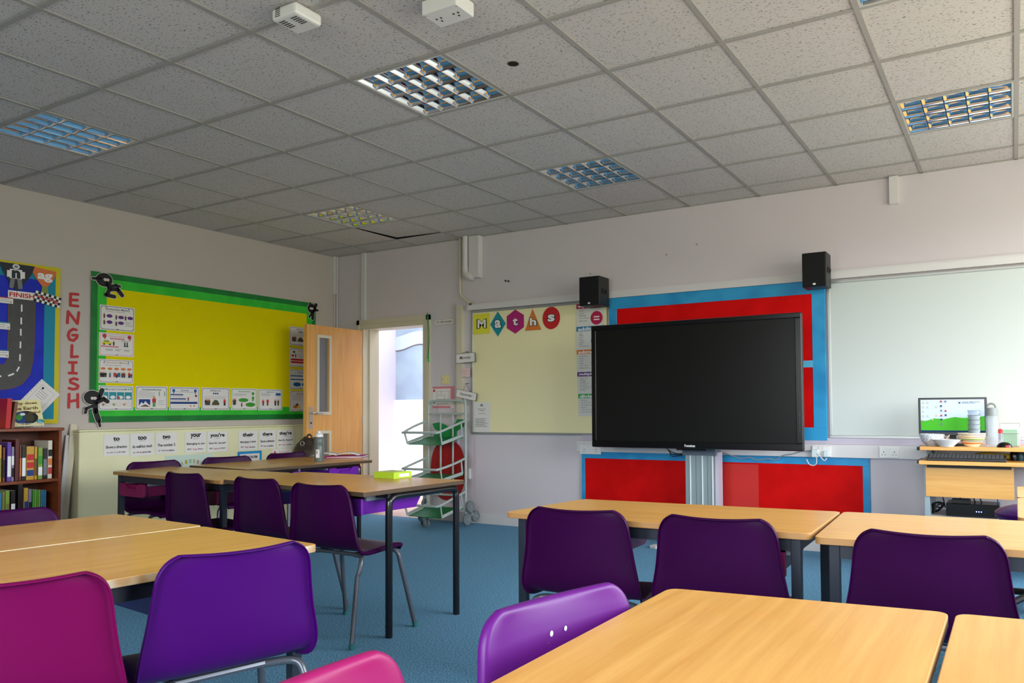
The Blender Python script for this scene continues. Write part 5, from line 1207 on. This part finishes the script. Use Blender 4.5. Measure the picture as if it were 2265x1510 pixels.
for u, v in ((.04, .93), (.11, .93), (.04, .79), (.11, .79), (.04, .65), (.04, .51), (.11, .51), (.04, .38), (.25, .8), (.25, .53), (.19, .39)): p.r(u-.014, v-.02, u+.014, v+.02, em('folder', (210, 196, 130), .6)); p.r(u-.022, v-.045, u+.022, v-.035, ic)
for k, (u, v) in enumerate(((.33, .95), (.33, .81), (.33, .67), (.33, .52), (.33, .4), (.40, .95), (.40, .66), (.40, .53), (.33, .26))): p.r(u-.016, v-.025, u+.016, v+.02, (em('red', (190, 50, 60), .6), em('navy', (40, 40, 90), .6), ic)[k % 3]); p.r(u-.022, v-.045, u+.022, v-.035, ic)
p.e(.62, .9, .018, .022, INK, 12); p.mb.v = [v+Vector((0, 0, zc+.004)) for v in p.mb.v]; p.out('icons', t)
p = Print(sw, sh, -.005); p.t('Ulundth Village Primary', .8, .92, .28, .03, INK, .03).t('& Nursery School', .76, .885, .2, .03, INK, .03); p.mb.v = [v+Vector((0, 0, zc+.004)) for v in p.mb.v]; p.out('screen_text', t)
# things standing on the desk
def bowl(label, px, py, r_, h_, m, y, prof=None, stripes=None):
    c_ = hit(px, py, 1, y); t = thing('bowl', label, 'bowl', (c_.x, y, ZD)); b = MB()
    pr = prof or [(r_*.45, 0), (r_*.5, .004), (r_*.8, h_*.35), (r_*.97, h_*.75), (r_, h_), (r_*.96, h_), (r_*.9, h_*.7), (r_*.5, h_*.12), (.001, h_*.1)]
    b.lathe(pr, m, n=32); b.build('bowl_body', t, True)
    if stripes:
        for z0_, z1_, mm in stripes:
            b = MB(); f_ = lambda z: .0006+ (lambda q_: r_*(.5+.3*q_/.35) if q_ < .35 else r_*(.8+.17*(q_-.35)/.4) if q_ < .75 else r_*(.97+.03*(q_-.75)/.25))(z/h_)
            b.lathe([(f_(z0_), z0_), (f_((z0_+z1_)/2), (z0_+z1_)/2), (f_(z1_), z1_), (f_(z1_)-.001, z1_), (f_(z0_)-.001, z0_)], mm, n=32); b.build('stripe', t, True)
    return t
bowl('white bowl with fine diamond pattern at the left of the desk', 2062, 986, .078, .078, speckle(mat('patterned_china', (226, 228, 232), .3), (150, 160, 176), (236, 238, 240), 160, .44, .5), -.47)
t = bowl('shallow plain white bowl with a spoon handle, in front on the desk', 2094, 988, .087, .047, WHT, -.57, [(.04, 0), (.042, .004), (.06, .02), (.082, .042), (.087, .047), (.082, .0465), (.055, .018), (.001, .008)])
b = MB(); b.tube([(.01, .02, .02), (-.0, .01, .05), (-.012+.03, .0, .075)], .0035, mat('pale_pink_spoon', (226, 190, 176), .4), 6, 2); b.build('spoon_handle', t, True)
sx_, sh_ = .082, .088
bowl('striped cream, orange and green bowl holding glasses on the desk', 2150, 987, sx_, sh_, mat('cream_china', (232, 220, 186), .3), -.50, stripes=[(.018, .028, ORG), (.036, .04, INK), (.044, .052, GR2), (.060, .064, ORG), (.076, .079, BRN)])
gc = hit(2155, 960, 1, -.5)
for k in range(5):
    z0 = ZD+.03+.030*k+.0; t = thing('glass_tumbler', ('lowest', 'second', 'third', 'fourth', 'topmost')[k]+' clear tumbler in the stack standing in the striped bowl', 'glass', (gc.x, -.50, z0), 0, 'stacked clear tumblers')
    b = MB(); b.lathe([(.030, .0), (.033, .06), (.038, .085), (.0365, .085), (.0285, .006), (.001, .005)], CLEAR, n=20); o = b.build('tumbler_body', t, True)
    b = MB(); b.lathe([(.0382, .082), (.0388, .085), (.0366, .085)], GLASS, n=20); b.build('rim', t, True)
bc = hit(2195, 987, 1, -.45); t = thing('clear_bottle', 'tall clear drinks bottle with grey loop cap right of the monitor', 'bottle', (bc.x, -.45, ZD))
b = MB(); b.lathe([(.034, 0), (.036, .01), (.036, .185), (.032, .2), (.03, .2), (.034, .18), (.034, .012), (.001, .01)], CLEAR, n=24); b.build('body', t, True)
b = MB(); b.lathe([(.036, .2), (.037, .235), (.03, .25), (.001, .252)], mat('cap_grey', (130, 136, 134), .5), n=24); cp_ = b.build('cap', t, True)
b = MB(); b.tube([(-.026, 0, .24), (-.02, 0, .268), (0, 0, .278), (.02, 0, .268), (.026, 0, .24)], .006, MATS['cap_grey'], 8, 3); b.build('loop', cp_, True)
for k in range(6): b = MB(); b.box((-.012, -.0367, .05+k*.02), (-.002, -.0363, .0512+k*.02), INKG); b.build('scale_mark', t)
rc = hit(2213, 983, 1, -.42); t = thing('small_bottle', 'small clear bottle with red lid between tall bottle and mesh rack', 'bottle', (rc.x, -.42, ZD)); b = MB(); b.lathe([(.018, 0), (.02, .004), (.02, .075), (.014, .085)], CLEAR, n=18); b.build('body', t, True)
b = MB(); b.lathe([(.018, .085), (.018, .105), (.008, .112)], RED, n=18); b.build('lid', t, True)
mc = hit(2235, 985, 1, -.40); t = thing('mesh_rack', 'silver wire letter rack holding green papers at the right of the desk', 'rack', (mc.x, -.40, ZD))
b = MB(); rw = .05
b.tube([(-rw, 0, .003), (-rw-.006, 0, .15), (rw+.006, 0, .15), (rw, 0, .003)], .003, ALU, 6, 1, closed=True); b.tube([(-rw, -.05, .003), (-rw, -.05, .085), (rw, -.05, .085), (rw, -.05, .003)], .003, ALU, 6, 1, closed=True)
for x in (-rw, rw): b.tube([(x, -.05, .003), (x, 0, .003)], .003, ALU, 6, 1)
for k in range(9): b.tube([(-rw+k*rw/4, -.05, .003), (-rw+k*rw/4, -.05, .085)], .0009, ALU, 4, 1)
b.build('wire_frame', t)
b = MB(); b.box((-.042, -.03, .004), (.04, -.02, .11), mat('mint_paper', (140, 180, 150), .6)); b.build('papers', t); b = MB(); b.box((-.04, -.012, .004), (.045, -.006, .125), PAPER); b.build('white_card', t)
mo = hit(2222, 992, 1, -.55); t = thing('computer_mouse', 'black computer mouse with red light on the desk edge', 'mouse', (mo.x, -.55, ZD))
b = MB(); b.ball((0, 0, .0), (.045, .028, .034), BLKG, 16); b.v = [Vector((v.x, v.y, max(v.z, .0))) for v in b.v]; b.build('mouse_body', t, True)
b = MB(); b.box((.008, -.029, .004), (.03, -.022, .012), mat('red_led', (255, 30, 40), .3, emit=3)); b.build('red_light', t)
kx0, kx1 = fx(2052, 1010, -.6), fx(2226, 1010, -.6); t = thing('keyboard', 'black keyboard on the lower desk shelf', 'keyboard', ((kx0+kx1)/2, -.6, zk+.0005)); kw = (kx1-kx0)/2
b = MB(); b.box((-kw, -.07, 0), (kw, .07, .018), mat('keyboard_black', (34, 34, 36), .5)); b.v = [Vector((v.x, v.y, v.z+(.02 if v.y > 0 and v.z > .01 else 0))) for v in b.v]; b.build('case', t, bevel=.004)
for rr_ in range(5):
    b = MB(); z = .0185+.02*(rr_*.026+.015)/.14
    for c_ in range(19): x = -kw+.012+c_*(2*kw-.024)/19; b.box((x, -.058+rr_*.024, z), (x+(2*kw-.024)/19-.003, -.058+rr_*.024+.019, z+.008), mat('key_grey', (56, 56, 58), .5))
    o = b.build('key_row', t); o['kind'] = 'stuff'
for px, py, y, lb, sc, m_ in ((2160, 1009, -.38, 'yellow cloth lying under the raised shelf behind the keyboard', (.14, .04, .025), mat('yellow_cloth', (206, 180, 30), .8)), ):
    c_ = hit(px+40, py, 1, y); b = MB(); b.ball((0, 0, .02), sc, m_, 14); b.v = [Vector((v.x, v.y, max(0, v.z+.008*math.sin(v.x*90)*math.cos(v.y*70)))) for v in b.v]; o = b.build('yellow_cloth', smooth=True); o.location = (c_.x, y, zk+.0005); tag(o, lb, 'cloth')
for px, lb, m_ in ((2243, 'small black speaker on the keyboard shelf, left of the blue one', BLKG), (2258, 'dark teal gadget on the keyboard shelf at the photo edge', mat('dark_teal', (16, 60, 66), .4))):
    c_ = hit(px, 1010, 1, -.45); b = MB(); b.lathe([(.02, 0), (.024, .02), (.022, .05), (.012, .06)], m_, n=16); o = b.build('desk_gadget', smooth=True); o.location = (c_.x, -.45, zk+.0005); tag(o, lb, 'gadget')
ec = hit(2152, 1125, 1, -.42); t = thing('black_media_box', 'black electronic box with tiny blue lights under the desk', 'device', (ec.x, -.38, zs+.0005))
bw = (fx(2212, 1125, -.45)-fx(2094, 1125, -.45))/2; b = MB(); b.box((-bw, -.1, .0), (bw, .13, .085), BLKG); b.build('case', t, bevel=.004)
b = MB(); b.box((-bw+.03, -.04, .085), (-bw+.14, .06, .105), BLK); b.build('top_unit', t)
for k in range(3): b = MB(); b.box((.02+k*.014, -.1012, .035), (.026+k*.014, -.1, .042), mat('blue_led', (130, 140, 255), .3, emit=4)); b.build('indicator_light', t)
ct = hit(2069, 1128, 1, -.45); t = thing('cable_tangle', 'bunched tangle of black cables left of the media box under the desk', 'cables', (ct.x, -.42, zs+.001)); random.seed(3)
b = MB()
for k in range(9): a = k*.7; b.tube([(.055*math.cos(a+q_*1.05)*(.6+.4*math.sin(k+q_)), .05*math.sin(a+q_*1.05), .045+.035*math.sin(q_*1.3+k)) for q_ in range(6)], .004, CABB, 6, 4, closed=True)
o = b.build('cables', t, True); o['kind'] = 'stuff'
for k, (xa, xb) in enumerate(((2057, 2058), (2083, 2091), (2121, 2131), (2150, 2160), (2163, 2175), (2205, 2208))):
    cable('desk_cable', ('leftmost', 'second', 'third', 'fourth', 'fifth', 'rightmost blue')[k]+' thin cable hanging below the desk panel', [Q(xa, 1090, -.36), Q((xa+xb)/2, 1105, -.35), Q(xb, 1117 if k > 1 else 1122, -.34)], .004, CABB if k < 5 else BLU)
# office chair at the desk
t = thing('office_chair', 'purple round-backed office chair mostly hidden behind the right tables', 'chair', (6.64, -1.3, 0), D(90))
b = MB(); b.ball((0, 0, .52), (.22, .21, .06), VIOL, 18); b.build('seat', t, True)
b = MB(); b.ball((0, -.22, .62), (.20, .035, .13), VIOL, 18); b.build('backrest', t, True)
b = MB(); b.tube([(0, 0, .08), (0, 0, .48)], .025, BLK, 10, 1); b.tube([(0, -.05, .43), (0, -.24, .44), (0, -.26, .6)], .012, BLK, 8, 3); b.build('post', t, True)
for k in range(5): a = 2*PI*k/5; b = MB(); b.tube([(0, 0, .1), (.14*math.cos(a), .14*math.sin(a), .095), (.27*math.cos(a), .27*math.sin(a), .065)], .018, BLK, 8, 2); lg = b.build('base_arm', t, True); b = MB(); b.ball((.27*math.cos(a), .27*math.sin(a), .028), (.028, .028, .028), BLK, 10); b.build('castor', lg, True)

# ---------------------------------------------------------------- things on the class tables
TZ = TH+.0005
c_ = hit(869, 1056, 2, .725); t = thing('green_box', 'flat lime green box lying on the far table, right end', 'box', (c_.x, c_.y, .7255), D(-3))
a = hit(834, 1063, 2, .725); d_ = hit(896, 1063, 2, .725); w_ = (d_-a).length/2
b = MB(); b.box((-w_, -.07, 0), (w_, .07, .036), mat('lime_card', (164, 196, 40), .5)); b.build('carton', t, bevel=.001)
b = MB(); b.box((-w_+.006, -.064, .036), (w_-.006, .064, .0368), mat('lime_top', (200, 214, 120), .5)); b.build('top_label', t); b = MB(); b.box((w_, -.03, .008), (w_+.0006, .05, .026), WHT); b.build('end_print', t)
c_ = hit(706, 1020, 2, TH); t = thing('water_bottle', 'grey sports bottle with white cap standing on the far table', 'bottle', (c_.x, c_.y, TZ)); sc_ = hit(718, 1020, 2, TH).x-hit(694.5, 1020, 2, TH).x
r_ = .037; BG = mat('bottle_grey', (96, 104, 98), .35)
b = MB(); b.lathe([(r_*.95, 0), (r_, .006), (r_, .10), (r_*.9, .115), (r_*.86, .13), (r_, .145), (r_*.98, .175), (r_*.8, .19), (r_*.74, .195)], BG, n=28); b.build('body', t, True)
b = MB(); b.lathe([(r_*.82, .193), (r_*.84, .212), (r_*.5, .222), (r_*.3, .224), (r_*.3, .237), (r_*.12, .242)], WHT, n=28); b.build('cap', t, True)
b = MB(); Mr = Matrix.Rotation(.45, 4, 'Z'); b.box((-.012, -r_-.0012, .03), (.016, -r_+.004, .095), PAPER, Mr); b.box((-.006, -r_-.0016, .06), (.0, -r_-.001, .085), INK, Mr); b.build('label', t)
for k in range(3): b = MB(); b.lathe([(r_*.93, .128+k*.012), (r_*1.01, .130+k*.012), (r_*.93, .132+k*.012)], mat('ring_grey', (140, 146, 140), .4), n=28); b.build('grip_ring', t, True)
# folder and papers
c_ = hit(745, 1012, 2, TH)
t = thing('magenta_folder', 'magenta folder lying under loose papers beside the bottle', 'folder', (c_.x+.05, c_.y+.07, TZ), D(30))
b = MB(); b.box((-.16, -.115, 0), (.16, .115, .003), MAG); b.box((-.16, -.115, .003), (-.15, .115, .016), MAG); b.box((-.16, -.115, .014), (.16, .115, .018), MAG, Matrix.Rotation(-.03, 4, 'Y')); b.build('cover', t, bevel=.001)
b = MB(); b.box((-.145, -.105, .004), (.15, .105, .0125), PAPER); b.build('sheets', t)
t = thing('open_papers', 'loose open papers and booklet on the magenta folder', 'papers', (c_.x-.04, c_.y+.05, TZ+.019), D(40)); b = MB(); n_ = 12
for s_ in (-1, 1):
    vs = []
    for i in range(n_+1): u = i/n_; x = s_*.19*u; z = .018*math.sin(PI*min(1, u*1.1))**.7+.004; vs += [(x, -.12, z), (x, .12, z)]
    b.add(vs, [(2*i, 2*i+2, 2*i+3, 2*i+1) for i in range(n_)], PAPER)
o = b.build('pages', t, True); m_ = o.modifiers.new('th', 'SOLIDIFY'); m_.thickness = .003
# handbag
c_ = hit(672, 1011, 2, TH); t = thing('handbag', 'slouched dark brown handbag with ring on the far table', 'handbag', (c_.x-.07, c_.y+.10, TZ), D(20)); BS = .82; BAG = speckle(mat('bag_leather', (52, 42, 34), .4), (44, 36, 30), (64, 52, 42), 20)
b = MB(); n_ = 20; m2 = 10; vs = []
for j in range(m2+1):
    v = j/m2; z = .165*v; wx = .155*(1-.55*v**1.6)*(1-.15*(v < .08)); wy = .07*(1-.75*v)
    for i in range(n_): a = 2*PI*i/n_; k_ = 1+.05*math.sin(3*a+5*v); vs.append((wx*k_*math.cos(a)+.05*v*v, wy*k_*math.sin(a), z+.012*math.cos(2*a)*v))
b.add(vs, [(j*n_+i, j*n_+(i+1) % n_, (j+1)*n_+(i+1) % n_, (j+1)*n_+i) for j in range(m2) for i in range(n_)]+[list(range(n_))[::-1], list(range(m2*n_, m2*n_+n_))], BAG); b.build('bag_body', t, True)
b = MB(); b.tube([(.0, -.02, .14), (.02, -.03, .185), (.045, -.03, .19), (.07, -.01, .145), (.10, 0, .12), (.15, 0, .13)], .008, BAG, 8, 4); b.build('strap', t, True)
b = MB(); b.tube([(-.02+.018*math.cos(2*PI*k/12), -.05+.0, .115+.018*math.sin(2*PI*k/12)) for k in range(12)], .003, ALU, 6, 1, closed=True); b.build('ring', t, True)
